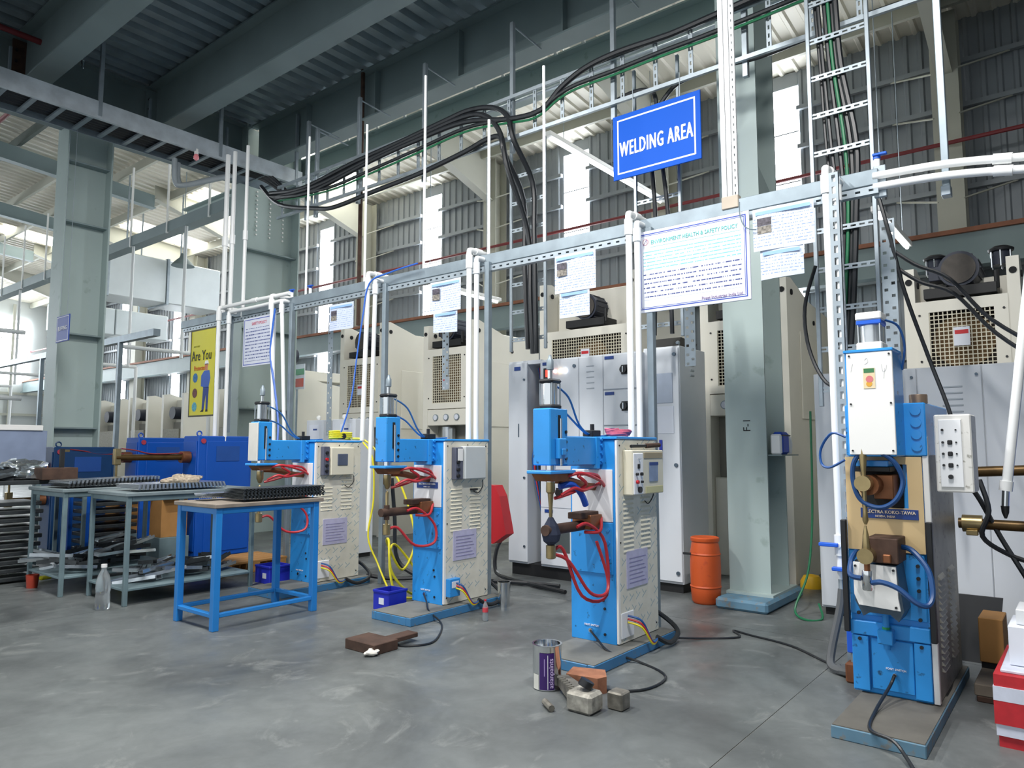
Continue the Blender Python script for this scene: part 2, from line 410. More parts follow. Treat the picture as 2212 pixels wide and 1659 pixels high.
for y in (14.0, 18.1, 22.3, 26.4, 30.5):
    MB().prism([(-7, roof_z(-7) - .27), (8.2, roof_z(8.2) - .27), (8.2, roof_z(8.2) - .6), (-7, roof_z(-7) - .75)], 'y', y - .012, y + .012).build('rafter', teal_d, roof)
    MB().prism([(-7, roof_z(-7) - .75), (8.2, roof_z(8.2) - .6), (8.2, roof_z(8.2) - .62), (-7, roof_z(-7) - .77)], 'y', y - .1, y + .1).build('rafter_flange', teal_d, roof)
# backlit roof sheets
for k, (x0, x1, y0) in enumerate([(6.6, 8.5, 3.5), (6.6, 8.5, 6.5), (6.6, 8.5, 9.5), (9.0, 11.4, 13), (9, 11.4, 17), (9, 11.4, 21), (7, 11, 25)]):
    z0, z1 = roof_z(x0) - .045, roof_z(x1) - .045
    MB().prism([(x0, z0), (x1, z1), (x1, z1 - .012), (x0, z0 - .012)], 'y', y0, y0 + 1.0).build('skylight_sheet', skylight, roof)

# ---- mezzanine deck over the left of the view
deck = thing('ceiling_deck', '', 'x'); del deck['label']; del deck['category']; deck['kind'] = 'structure'
ZD = 6.38
def deck_sheet(L_, w, pitch):
    mb = MB(); n = round(w / pitch); p = w / n; pr = []
    for i in range(n): y = i * p; pr += [(y, 0), (y + p * .5, 0), (y + p * .58, .08), (y + p * .92, .08)]
    pr.append((w, 0)); k = len(pr)
    for x in (0, L_): mb.v += [(x, y, ZD + d) for y, d in pr]
    mb.f += [(i, i + 1, k + i + 1, k + i) for i in range(k - 1)]
    return mb
ds = deck_sheet(1.6, 1.0, .25).build('deck_sheet', deckm, deck); ds.location = (4.55, -3.0, 0)
for q in range(6):
    for k in range(14):
        if q == 0 and k == 0: continue
        o = share(ds, 'deck_sheet', deck, (0, 0, 0)); o.location = (4.55 - 1.6 * q, -3 + k, 0)
MB().box(-5.1, 6.2, -3, 11, ZD + .09, ZD + .2).build('deck_topping', mat('deck_topping_grey', '#8a8d8d', .8), deck)
def ibeam_y(name, xc, y0, y1, z0, z1, wd, parent, m):
    MB().box(xc - wd / 2, xc + wd / 2, y0, y1, z0, z0 + .022).build(name + '_bottom_flange', m, parent)
    MB().box(xc - .007, xc + .007, y0, y1, z0 + .022, z1 - .022).build(name + '_web', m, parent)
    MB().box(xc - wd / 2, xc + wd / 2, y0, y1, z1 - .022, z1).build(name + '_top_flange', m, parent)
bm_lab = ['deep grey-green steel edge beam of the mezzanine above the cable ladder', 'grey-green deck beam just inside the mezzanine edge beam', 'grey-green deck beam above the hanging strut of the tray', 'grey-green deck beam overhead near the red pipe', 'grey-green deck beam farthest from the machines']
for k, xc in enumerate((6.1, 4.5, 2.9, 1.3, -.3)):
    t = thing('deck_beam', bm_lab[k], 'beam', (xc, 3, 5.66)); t['kind'] = 'structure'
    ibeam_y('beam', xc, -3, 9.98, 5.66, 6.36, .26, t, teal_d)
    if k == 0:
        for y in (4.1, 5.6, 7.1, 8.6): MB().box(xc - .1, xc + .1, y, y + .012, 5.69, 6.3).build('stiffener', teal_d, t)
t = thing('deck_girder', 'long grey-green girder behind the galvanised cable tray', 'beam', (2, 10.1, 5.4)); t['kind'] = 'structure'
MB().box(-5, 6.0, 10.02, 10.28, 5.45, 5.475).build('bottom_flange', teal_d, t); MB().box(-5, 6.0, 10.14, 10.156, 5.475, 6.34).build('web', teal_d, t)
MB().box(-5, 6.0, 10.02, 10.28, 6.34, 6.365).build('top_flange', teal_d, t)
for x in (4.5, 2.9, 1.3):
    MB().box(x - .15, x + .15, 9.985, 10.02, 5.5, 6.3).build('end_plate', rust if x < 3 else teal_d, t)
    for s_ in (-.11, .11):
        for q in range(5): MB().cyl((x + s_, 9.985, 5.6 + q * .14), (x + s_, 9.965, 5.6 + q * .14), .018, 6).build('bolt', blackp, t)
# teal runway beam behind the edge beam, with drop hangers
t = thing('runway_beam', 'grey-green runway beam under the roof, seen below the mezzanine edge beam', 'beam', (7.0, 5, 5.9)); t['kind'] = 'structure'
ibeam_y('runway', 7.0, -2, 14, 5.72, 6.1, .22, t, teal)
for y in (8.74, 8.06, 7.47, 6.12, 5.63, 4.8, 4.4):
    MB().box(6.86, 6.89, y - .02, y + .02, 6.08, 6.75).build('hanger', white_p, t)
MB().cyl((6.85, -2, 5.66), (6.85, 13.8, 5.66), .02, 6).build('conduit', steel, t); MB().cyl((6.78, -2, 5.62), (6.78, 13.8, 5.62), .015, 6).build('conduit', steel, t)
# green beam farther along
t = thing('cross_beam', 'dark green tray beam running away past the tall pillar with hanger rods', 'beam', (6.3, 16, 5.3))
MB().box(6.2, 6.42, 11, 30, 5.3, 5.5).build('tray_body', teal_d, t); MB().box(6.43, 6.6, 11, 30, 5.52, 5.54).build('tray_lid', white_p, t)
for k in range(12): MB().box(6.18, 6.21, 11.6 + k * 1.5, 11.64 + k * 1.5, 5.28, 6.9).build('hanger_rod', white_p, t)
for k in range(8): cyl('drop_pipe', pvc, t, (6.25, 12.5 + 2.1 * k, 2.9), (6.25, 12.5 + 2.1 * k, 5.3), .03, 8)

# ---- columns
t = thing('steel_column', 'grey-green I-section column on a blue concrete base beside the orange drum', 'column', (6.28, 2.23, 0)); t['kind'] = 'structure'
mb = MB(); i_col(mb, 6.05, 6.52, 2.10, 2.45, .09, 8.0); mb.build('shaft', teal, t)
for z in (3.55,): MB().prism([(6.07, z + .22), (6.07, z - .05), (6.5, z - .28), (6.5, z - .02)], 'y', 2.11, 2.12).build('gusset_plate', teal, t)
MB().box(5.75, 6.66, 2.03, 2.46, 0, .09, .02).build('concrete_plinth', blue_pl, t)
MB().box(5.98, 6.6, 2.06, 2.455, .085, .11).build('base_plate', teal, t)
MB().box(6.07, 6.5, 1.98, 2.26, 1.24, 1.25).build('bracket_shelf', teal_d, t)
text('mark', 'F-1', ink_k, t, (6.048, 2.26, 1.5), .09, '-X', 1, 0, 'CENTER', math.pi / 2)
t = thing('steel_column', 'wide grey-green I-section column behind the policy board and first welder', 'column', (6.4, 10.1, 0)); t['kind'] = 'structure'
mb = MB(); i_col(mb, 5.9, 6.9, 10.0, 10.4, 0, 6.4); mb.build('shaft', teal, t)
for z in (1.9, 3.15, 4.4): MB().box(5.93, 6.88, 10.05, 10.19, z, z + .02).build('stiffener', teal_d, t)
for q in range(4):
    for k in range(12): MB().cyl((5.98 + q * .24, 10.19, 4.7 + k * .07), (5.98 + q * .24, 10.175, 4.7 + k * .07), .016, 6).build('bolt', white_p, t)
t = thing('steel_column', 'tall grey-green I-section pillar with the small blue sign', 'column', (3.7, 10.1, 0)); t['kind'] = 'structure'
mb = MB(); i_col(mb, 3.42, 3.97, 10.0, 10.35, 0, 5.47); mb.build('shaft', teal, t)
for z in (1.55, 2.75, 4.2, 5.0): MB().box(3.45, 3.95, 10.04, 10.17, z, z + .02).build('stiffener', teal_d, t)
t = thing('steel_column', 'dark grey-green pillar cut off by the left edge of the picture', 'column', (2.3, 10.1, 0)); t['kind'] = 'structure'
mb = MB(); i_col(mb, 2.0, 2.6, 10.0, 10.35, 0, 5.47); mb.build('shaft', teal_d, t)
# ---- housings added for the unseen fill lights under the deck
for k, (lx, ly) in enumerate(FILL_LAMPS):
    t = thing('tube_light', 'white housing of an added, unseen fill lamp under the mezzanine deck', 'lamp', (lx, ly, 5.35), 'added fill lamps under the deck')
    MB().box(lx - .09, lx + .09, ly - .7, ly + .7, 5.33, 5.4, .01).build('housing', white_p, t)
    for s_ in (-.5, .5): cyl('rod', steel, t, (lx, ly + s_, 5.4), (lx, ly + s_, ZD), .006, 6)
# ================================================================ SPOT WELDING MACHINES
def film_mat():
    """cream sheet with a protective film printed with short slanted blue-grey ticks"""
    m = bpy.data.materials.new('cream_panel_film'); m.use_nodes = True; nt = m.node_tree; N = nt.nodes; L = nt.links; b = N['Principled BSDF']
    tc = N.new('ShaderNodeTexCoord'); sp = N.new('ShaderNodeSeparateXYZ'); L.new(tc.outputs['Object'], sp.inputs[0])
    def M(op, a, c=None, k=None):
        n = N.new('ShaderNodeMath'); n.operation = op
        for i, v in enumerate((a, c, k)):
            if v is None: continue
            if isinstance(v, (int, float)): n.inputs[i].default_value = v
            else: L.new(v, n.inputs[i])
        return n.outputs[0]
    zz = M('DIVIDE', sp.outputs[2], .078); row = M('FLOOR', zz); v = M('FRACT', zz)
    xx = M('ADD', M('DIVIDE', sp.outputs[0], .085), M('MULTIPLY', row, .37)); u = M('FRACT', xx); cl = M('FLOOR', xx)
    d1 = M('LESS_THAN', M('ABSOLUTE', M('SUBTRACT', M('MULTIPLY', u, .75), v)), .055)
    d2 = M('MULTIPLY', M('LESS_THAN', M('ABSOLUTE', M('SUBTRACT', M('ADD', M('MULTIPLY', u, -1.2), .85), v)), .06), M('LESS_THAN', u, .35))
    ins = M('MULTIPLY', M('GREATER_THAN', u, .1), M('LESS_THAN', u, .75))
    hsh = M('FRACT', M('MULTIPLY', M('SINE', M('ADD', M('MULTIPLY', row, 12.9), M('MULTIPLY', cl, 78.2))), 43758.5))
    mask = M('MULTIPLY', M('MULTIPLY', M('MAXIMUM', d1, d2), ins), M('MULTIPLY', M('GREATER_THAN', hsh, .3), .7))
    nz = N.new('ShaderNodeTexNoise'); nz.inputs['Scale'].default_value = 9; nz.inputs['Detail'].default_value = 6; L.new(tc.outputs['Object'], nz.inputs['Vector'])
    rp = N.new('ShaderNodeValToRGB'); rp.color_ramp.elements[0].position = .3; rp.color_ramp.elements[1].position = .7
    rp.color_ramp.elements[0].color = hx('#d3cfbf'); rp.color_ramp.elements[1].color = hx('#e4e0d2'); L.new(nz.outputs[0], rp.inputs[0])
    mx = N.new('ShaderNodeMixRGB'); L.new(mask, mx.inputs[0]); L.new(rp.outputs[0], mx.inputs[1]); mx.inputs[2].default_value = hx('#6d97a8')
    L.new(mx.outputs[0], b.inputs['Base Color']); b.inputs['Roughness'].default_value = .45
    return m
film = film_mat()
beige = mat('control_beige', '#ddd8c4', .5, 0, .03, 8)
strip_w = mat('control_white', '#eef0f3', .4, 0, .01, 8)
base_top = mat('worn_grey_plate', '#6d6e6a', .7, 0, .15, 8)
cover_w = mat('white_cover', '#e9eaee', .45, 0, .02, 6)
rag = mat('dark_rag', '#2a3145', .9, 0, .2, 20, bump=.3)

def spot_welder(kind, label, fx, cy, hx0, hx1):
    t = thing('spot_welding_machine', label, 'welding machine', (fx, cy, 0))
    bw, bd = .36, .535; ax, ay = (hx0 + hx1) / 2, cy + .17
    # base
    mb = MB(); x0, x1, y0, y1 = fx - .45, fx + .6, cy - .1, cy + .33
    mb.box(x0, x1, y0, y0 + .05, 0, .062, .004); mb.box(x0, x1, y1 - .05, y1, 0, .062, .004); mb.box(x0, x0 + .05, y0 + .05, y1 - .05, 0, .06, .004); mb.box(x1 - .05, x1, y0 + .05, y1 - .05, 0, .06, .004)
    mb.build('base_frame', mat('base_blue', '#3d78a6', .5, 0, .1, 6, dirt='#6b6f6e', dirt_amt=.1), t)
    box('base_plate', base_top, t, x0 + .004, x1 - .004, y0 + .004, y1 - .004, .0615, .066, 0)
    # body
    box('body', blue_m, t, fx, fx + bd, cy + .014, cy + bw, .062, 1.36, .006)
    box('top_plate', blue_m, t, fx - .01, fx + bd + .01, cy - .008, cy + bw + .005, 1.36, 1.378)
    sp = box('side_panel', film, t, fx + .004, fx + bd - .002, cy - .002, cy + .014, .07, 1.358, .002)
    box('corner_trim', white_p, t, fx - .004, fx + .02, cy - .004, cy + .012, .075, 1.355, .002)
    box('front_cover', cover_w, t, fx - .012, fx, cy + .03, cy + bw - .02, .83, 1.165, .003)
    box('front_ledge', blue_m, t, fx - .012, fx, cy + .03, cy + bw - .02, .5, .826, .003)
    for (sx, sz) in ((.03, 1.32), (.5, 1.32), (.03, .12), (.5, .12), (.27, 1.33), (.03, .7)):
        MB().cyl((fx + sx, cy - .002, sz), (fx + sx, cy - .006, sz), .006, 6).build('screw', blackp, t)
    # louvers
    lv = None
    zs = [.97 - .03 * i for i in range(12)] if kind != 1 else [1.1 - .034 * i for i in range(12)]
    for c, (a, b_) in enumerate(((.07, .2), (.3, .44))):
        for i, z in enumerate(zs):
            if c == 0 and kind == 1 and i < 5: continue
            if lv is None:
                mm = MB().prism([(cy - .002, -.006), (cy - .009, -.004), (cy - .002, .007)], 'x', fx, fx + .13)
                lv = mm.build('louver', beige, t); zz = z; lv.location = (a, 0, z); 
            else: o = share(lv, 'louver', t, (0, 0, 0)); o.location = (a, 0, z)
    # control box
    if kind == 3:
        cb = box('control_box', beige, t, fx + .07, fx + .5, cy - .075, cy - .003, 1.0, 1.29, .006)
        box('control_strip', strip_w, cb, fx + .075, fx + .2, cy - .083, cy - .075, 1.005, 1.27)
        box('display', screen, cb, fx + .29, fx + .41, cy - .082, cy - .075, 1.08, 1.21); box('display_header', np_blue, cb, fx + .29, fx + .41, cy - .084, cy - .082, 1.19, 1.21, 0)
        box('tape', mat('brown_tape', '#a3977c', .5), cb, fx + .22, fx + .48, cy - .08, cy - .075, 1.235, 1.275); box('tape', mat('yellow_tape', '#c8c496', .5), cb, fx + .24, fx + .48, cy - .08, cy - .075, 1.005, 1.05)
        box('rocker_switch', blackp, cb, fx + .12, fx + .15, cy - .09, cy - .083, 1.17, 1.2)
        for (kx, kz, kr, km) in ((.105, 1.135, .009, blackp), (.165, 1.135, .011, blackp), (.11, 1.085, .012, red_p), (.17, 1.085, .008, blackp), (.14, 1.035, .02, blackp), (.14, 1.235, .006, chrome)):
            MB().cyl((fx + kx, cy - .083, kz), (fx + kx, cy - .098, kz), kr, 12).build('knob', km, cb, True)
        tube('screwdriver_shaft', blackp, t, [(fx + .1, cy - .05, 1.315), (fx + .3, cy - .05, 1.318)], .011); tube('worn_grip', rust, t, [(fx + .3, cy - .05, 1.318), (fx + .49, cy - .05, 1.325)], .016)
    elif kind == 2:
        cb = box('control_box', mat('control_grey', '#c3c9cb', .4, 0, .03, 5), t, fx + .17, fx + .43, cy - .07, cy - .003, 1.05, 1.32, .008)
        st = box('control_strip', mat('dark_strip', '#5b5f70', .4), t, fx + .075, fx + .165, cy - .05, cy - .003, 1.05, 1.31)
        box('strip_glare_patch', white_p, st, fx + .1, fx + .16, cy - .053, cy - .05, 1.2, 1.3)  # glare painted as a white patch on the dark control strip
        for kz in (1.08, 1.13, 1.19): MB().cyl((fx + .1, cy - .05, kz), (fx + .1, cy - .068, kz), .014, 10).build('knob', blackp, st, True)
        MB().box(fx + .3, fx + .37, cy - .03, cy - .006, .955, .97).build('wire_clip', blackp, t)
    else:
        cb = box('control_box', beige, t, fx + .13, fx + .4, cy - .07, cy - .003, 1.05, 1.31, .006)
        st = box('control_strip', mat('dark_strip', '#5b5f70', .4), t, fx + .055, fx + .128, cy - .05, cy - .003, 1.05, 1.32)
        box('display', mat('dark_display', '#4d566c', .2, 0, .1, 9), cb, fx + .2, fx + .32, cy - .078, cy - .07, 1.14, 1.25)
        for kz in (1.09, 1.14, 1.2, 1.26): MB().cyl((fx + .09, cy - .05, kz), (fx + .09, cy - .066, kz), .015, 10).build('knob', red_p if kz == 1.2 else blackp, st, True)
    tube('hanging_wire', blackp, t, [(fx + .42, cy - .04, 1.04), (fx + .43, cy - .03, .98), (fx + .38, cy - .02, .93), (fx + .33, cy - .02, .95)], .004, 5)
    pl = box('instruction_plate', label_l, t, fx + .1, fx + .38, cy - .008, cy - .002, .4, .64, .001)
    for i in range(7): box('print_line', mat('print_grey', '#8b88ad', .6), pl, fx + .13, fx + .35 - .02 * (i % 3), cy - .0095, cy - .008, .43 + i * .026, .436 + i * .026, 0)
    # supply box and leads low on the side panel
    if kind == 2:
        sb = box('supply_box', blue_m, t, fx + .02, fx + .14, cy - .05, cy - .002, .13, .27); box('supply_label', paper, sb, fx + .04, fx + .12, cy - .053, cy - .05, .2, .25)
    else: sb = box('supply_plate', strip_w, t, fx + .02, fx + .18, cy - .01, cy - .002, .1, .26)
    for i, (c, dz) in enumerate(((red_h, .02), (blue_h, .04), (yellow_c, .0))):
        tube('lead_wire', c, t, [(fx + .08, cy - .02, .2 + dz), (fx + .12, cy - .1, .17 + dz), (fx + .2, cy - .13, .06 + dz * .3), (fx + .3, cy - .12, .08)], .007, 6)
    tube('supply_lead', cable_m, t, [(fx + .28, cy - .12, .085), (fx + .4, cy - .15, .03), (fx + .58, cy - .12, .07), (fx + .62, cy + .05, .16), (fx + .6, cy + .2, .2)], .016, 7)
    text('lettering', 'FOOT SWITCH', ink_w, t, (fx - .002, cy + .2, .165), .017, '-X', .95, .0006, 'CENTER')
    MB().cyl((fx, cy + .2, .135), (fx - .02, cy + .2, .135), .014, 10).build('socket', chrome, t, True)
    for (by, bz) in ((.1, .28), (.1, .12), (.11, .33)): MB().cyl((fx, cy + by, bz), (fx - .006, cy + by, bz), .009, 8).build('bolt', blackp, t)
    for bz in (.52, .6, .7, .78): MB().cyl((fx - .012, cy + .06, bz), (fx - .02, cy + .06, bz), .012, 8).build('bolt', blue_m, t)
    # arm and head
    ya0, ya1 = ay - .065, ay + .065
    ar = box('upper_arm', blue_m, t, hx1 - .01, fx + .06, ya0, ya1, 1.195, 1.376, .006)
    box('arm_flange', blue_m, ar, fx - .09, fx - .05, ya0 - .012, ya1 + .012, 1.17, 1.376, .004)
    for bz in (1.22, 1.27, 1.32, 1.36): MB().cyl((fx - .02, ya0 - .0, bz), (fx - .02, ya0 - .012, bz), .011, 8).build('bolt', blue_m, ar)
    hd = box('head', blue_m, t, hx0, hx1, ya0, ya1, 1.2, 1.54, .006)
    MB().box(ax - .012, ax + .012, ya0 - .004, ya0 + .004, 1.3, 1.5).build('slot', dark, hd)
    cyl('guide_rod', chrome, hd, (ax + .004, ya0 - .01, 1.2), (ax + .004, ya0 - .01, 1.48), .008)
    for bz in (1.24, 1.29, 1.34, 1.4): MB().cyl((hx1 - .025, ya0, bz), (hx1 - .025, ya0 - .008, bz), .01, 8).build('bolt', blackp, hd)
    if kind == 1: box('front_plate', mat('worn_white_plate', '#d9d7d0', .5, 0, .05, 10), hd, hx0 - .015, hx0, ya0 - .006, ya1 + .006, 1.19, 1.53)
    if kind == 3:
        box('slide_block', blue_m, hd, ax - .045, ax + .03, ya0 - .035, ya0, 1.24, 1.36); box('slide_lock', blue_m, hd, ax - .03, ax + .01, ya0 - .045, ya0 - .035, 1.26, 1.3)
    cy_ = MB().cyl((ax, ay, 1.565), (ax, ay, 1.695), .044, 20).build('air_cylinder', chrome, t, True)
    box('end_cap', blackp, cy_, ax - .052, ax + .052, ay - .052, ay + .052, 1.54, 1.566, .008); box('end_cap', blackp, cy_, ax - .054, ax + .054, ay - .054, ay + .054, 1.694, 1.722, .012)
    cyl('rod', chrome, cy_, (ax, ay, 1.722), (ax, ay, 1.775), .014); MB().lathe((ax, ay, 0), [(.012, 1.775), (.022, 1.78), (.022, 1.835), (.012, 1.85), (.008, 1.87)], 12).build('rod_nut', steel_d, cy_, True)
    for (sx, sy) in ((-.043, -.043), (.043, -.043), (.043, .043), (-.043, .043)): cyl('tie_rod', steel, cy_, (ax + sx, ay + sy, 1.565), (ax + sx, ay + sy, 1.695), .005, 6)
    # electrodes
    box('ram_plate', blue_m, t, hx0 - .03, hx1 + .05, ay - .09, ay + .09, 1.15, 1.17)
    cyl('ram', chrome, t, (ax, ay, 1.1), (ax, ay, 1.21), .03)
    MB().prism([(hx0 - .01, 1.148), (hx1 + .03, 1.148), (hx1 - .01, 1.105), (hx0 + .03, 1.105)], 'y', ay - .065, ay + .065).build('copper_block', copper, t)
    if kind == 3:
        MB().lathe((ax, ay, 0), [(.026, 1.11), (.028, 1.07), (.028, 1.04), (.018, 1.03), (.016, 1.0)], 14).build('upper_electrode_holder', brass, t, True)
        MB().lathe((ax, ay, 0), [(.016, 1.0), (.012, .95), (.011, .9), (.007, .88), (.007, .85)], 12).build('upper_electrode', brass, t, True)
    else:
        MB().lathe((ax, ay, 0), [(.028, 1.11), (.031, 1.09), (.031, 1.03), (.024, 1.02), (.018, 1.0), (.008, .99)], 14).build('upper_electrode_holder', brass, t, True)
        MB().lathe((ax, ay, 0), [(.006, .975), (.012, .965), (.013, .8)], 12).build('upper_electrode', brass, t, True)
    la = MB().cyl((ax - .06, ay, .815), (fx, ay, .815), .032, 14).build('lower_arm', rust, t, True)
    box('lower_clamp', copper, la, fx - .16, fx - .02, ay - .07, ay + .07, .79, .88); box('lower_clamp', rust, la, fx - .24, fx - .03, ay - .05, ay + .05, .86, .9)
    if kind == 3:
        MB().lathe((ax, ay, .8), [(.018, -.075), (.05, -.05), (.06, -.01), (.045, .04), (.026, .07), (.015, .09)], 7).build('rag_wrap', rag, la)
    else: MB().cyl((ax, ay, .76), (ax, ay, .87), .022, 12).build('electrode_clamp', rust, la, True)
    MB().lathe((ax, ay, 0), [(.013, .8), (.013, .73), (.03, .725), (.03, .65), (.02, .645)], 12).build('lower_electrode_holder', brass, t, True)
    # laminated shunt and red water hoses
    tube('shunt', copper, t, [(hx1 - .03, ay, 1.11), (hx1 + .1, ay, 1.1), (fx - .1, ay, 1.06), (fx, ay, 1.05)], .026, 6)
    tube('red_hose', red_h, t, [(ax + .04, ay - .05, 1.02), (ax + .12, ay - .09, 1.06), (ax + .22, ay - .1, 1.045), (fx - .02, ay - .06, 1.08)], .0105)
    tube('red_hose', red_h, t, [(ax + .04, ay, 1.0), (ax + .15, ay - .05, 1.03), (ax + .24, ay - .1, 1.08), (ax + .15, ay - .1, 1.14), (fx - .08, ay - .07, 1.13), (fx, ay - .05, 1.06)], .0105)
    tube('red_hose', red_h, t, [(hx1, ay - .05, 1.13), (hx1 + .08, ay - .11, 1.15), (fx - .1, ay - .1, 1.1), (fx - .01, ay - .08, 1.06)], .0105)
    tube('red_hose', red_h, t, [(ax + .03, ay, .69), (ax + .1, ay - .02, .69), (ax + .24, ay - .06, .55 if kind != 3 else .4), (fx - .06, ay - .12, .56 if kind != 3 else .38), (fx - .04, ay - .1, .7), (fx - .2, ay - .08, .83), (fx - .3, ay - .06, .82)], .0105)
    tube('red_hose', red_h, t, [(fx - .2, ay - .05, .78), (fx - .1, ay - .1, .78), (fx - .02, ay - .06, .86)], .0105)
    if kind == 3: tube('red_hose', red_h, t, [(ax + .03, ay + .02, .67), (ax + .13, ay - .04, .62), (ax + .27, ay - .1, .42), (fx - .1, ay - .14, .4), (fx - .05, ay - .12, .5), (fx - .14, ay - .1, .72)], .0105)
    tube('air_line', mat('blue_air_line', '#2f6fb0', .4), t, [(ax + .05, ay, 1.69), (ax + .2, ay, 1.62), (ax + .32, ay, 1.45), (fx - .02, ay, 1.385), (fx + .2, ay, 1.39)], .007, 6)
    tube('air_line', mat('blue_air_line', '#2f6fb0', .4), t, [(ax + .06, ay, 1.56), (ax + .2, ay + .02, 1.52), (fx - .1, ay, 1.4), (fx + .1, ay + .02, 1.385)], .007, 6)
    vb = box('valve_block', blackp, t, fx - .06, fx + .04, ay - .03, ay + .05, 1.378, 1.42); cyl('valve_knob', blackp, vb, (fx - .02, ay, 1.42), (fx - .02, ay, 1.46), .014)
    return t, ax, ay
M3, a3x, a3y = spot_welder(3, 'blue and cream spot welder behind the paint can, with a rag-wrapped lower arm', 4.05, 2.37, 3.465, 3.65)
M2, a2x, a2y = spot_welder(2, 'blue and cream spot welder with a plain grey control box, beside the red-capped bottle', 4.2, 4.04, 3.675, 3.817)
M1, a1x, a1y = spot_welder(1, 'blue and cream spot welder behind the blue table, with a white head plate', 4.13, 5.64, 3.597, 3.736)
# extras that single machines carry
npm = box('nameplate', np_blue, M2, 4.184, 4.188, 4.1, 4.34, .98, 1.03, 0)
text('lettering', 'ELECTRA KOKO-TAWA', ink_w, npm, (4.1825, 4.22, 1.013), .02, '-X', .9, .0006, 'CENTER'); text('lettering', 'NOIDA, INDIA', ink_w, npm, (4.1825, 4.22, .99), .013, '-X', .9, .0003, 'CENTER')
tube('blue_hose', mat('bright_blue_hose', '#1d50b8', .4), M3, [(3.62, 2.52, 1.07), (3.7, 2.48, 1.08), (3.77, 2.46, 1.02), (3.82, 2.46, .95)], .02)
# coiled red strip on the third machine, yellow air coil on the first
t = thing('rope_coil', 'coil of pink and white cord on top of the spot welder with the rag', 'rope', (4.4, 2.5, 1.39))
pk = mat('pink_cord', '#c2607a', .8, 0, .2, 30)
tube('cord', pk, t, [(4.3 + .13 * math.cos(a * .7), 2.5 + (.05 + .015 * math.sin(a * 1.3)) * math.sin(a * .7), 1.392 + .0011 * a + .004 * math.sin(a * 2.1)) for a in range(34)], .01, 6, 2)
t = thing('hose_coil', 'coiled yellow air hose tied on top of the welder behind the blue table', 'hose', (4.5, 5.75, 1.39))
tube('hose', yellow_c, t, [(4.5 + .13 * math.cos(a * .8), 5.75 + .05 * math.sin(a * .8), 1.395 + .0025 * a) for a in range(30)], .011, 6, 2); MB().cyl((4.49, 5.69, 1.42), (4.53, 5.82, 1.42), .03, 10).build('tie', blackp, t)
yl = tube('yellow_hose', yellow_c, None, [(4.62, 5.72, 1.4), (4.72, 5.6, 1.36), (4.86, 5.35, 1.05), (4.92, 5.2, .7), (4.85, 5.05, .4), (4.6, 4.95, .2), (4.42, 4.95, .45), (4.3, 4.8, .5), (4.25, 4.7, .25), (4.4, 4.62, .06), (4.7, 4.7, .04), (4.8, 4.95, .15), (4.6, 5.05, .42), (4.4, 4.9, .3), (4.35, 4.75, .05), (4.5, 4.6, .012), (4.75, 4.75, .012)], .011, 7, 7)
tag(yl, 'thin yellow air hose hanging in loose loops between the two far spot welders', 'hose')
yl = tube('yellow_hose', yellow_c, None, [(4.66, 5.6, 1.36), (4.7, 5.5, 1.2), (4.72, 5.5, .8), (4.66, 5.5, .45), (4.7, 5.4, .2), (4.62, 5.2, .06), (4.5, 5.0, .012)], .009)
tag(yl, 'thin yellow air hose running straight down the edge of the cream panel', 'hose')

# ================================================================ the near machine on the right
fx = 4.11; Y0, Y1 = .64, 1.02
M4 = thing('spot_welding_machine', 'tall blue welding machine with cream front and blue looped hoses, largest and nearest', 'welding machine', (fx, .83, 0)); t = M4
MB().box(3.54, 4.95, .6, .98, 0, .056, .004).build('base_frame', blue_pl, t); box('base_plate', mat('brown_grey_plate', '#5f5d57', .8, 0, .15, 8), t, 3.545, 4.945, .605, .975, .0555, .06, 0)
box('body', blue_m, t, fx, fx + .8, Y0 + .012, Y1 - .004, .06, 1.26, .006)
cream_f = mat('cream_front', '#d9bd8d', .4, 0, .06, 4)
# cream front plate with a window for the upper arm
mb = MB().slab((fx - .012, Y1 - .012, .78), (0, -1, 0), (0, 0, 1), (-.012, 0, 0), [0, .075, .29, .356], [0, .22, .44, .478], lambda i, j: not (i == 1 and j == 1)); mb.build('front_plate', cream_f, t)
box('recess', dark, t, fx - .012, fx - .001, .74, .935, 1.0, 1.22)
box('lower_front', blue_m, t, fx - .02, fx, Y0 + .02, Y1 - .01, .45, .775, .004)
box('mid_band', blue_m, t, fx - .03, fx, Y0 + .01, Y1 - .006, .35, .42, .004)
box('kick_panel', blue_m, t, fx - .018, fx, Y0 + .09, Y1 - .1, .09, .34, .003); box('panel_strip', blue_m, t, fx - .026, fx, Y0 + .012, Y0 + .085, .075, .345, .003); box('panel_strip', blue_m, t, fx - .026, fx, Y1 - .09, Y1 - .012, .075, .345, .003)
for y in (Y0 + .05, Y1 - .05):
    for z in (.33, .46, .53, .6, .66, .72): MB().cyl((fx - .02, y, z), (fx - .034, y, z), .009, 8).build('bolt', blackp, t)
box('edge_seal', blackp, t, fx - .05, fx - .018, Y0 - .022, Y0 + .006, .36, .94, .004); box('edge_seal', blackp, t, fx - .05, fx - .018, Y1 - .01, Y1 + .018, .36, .93, .004)
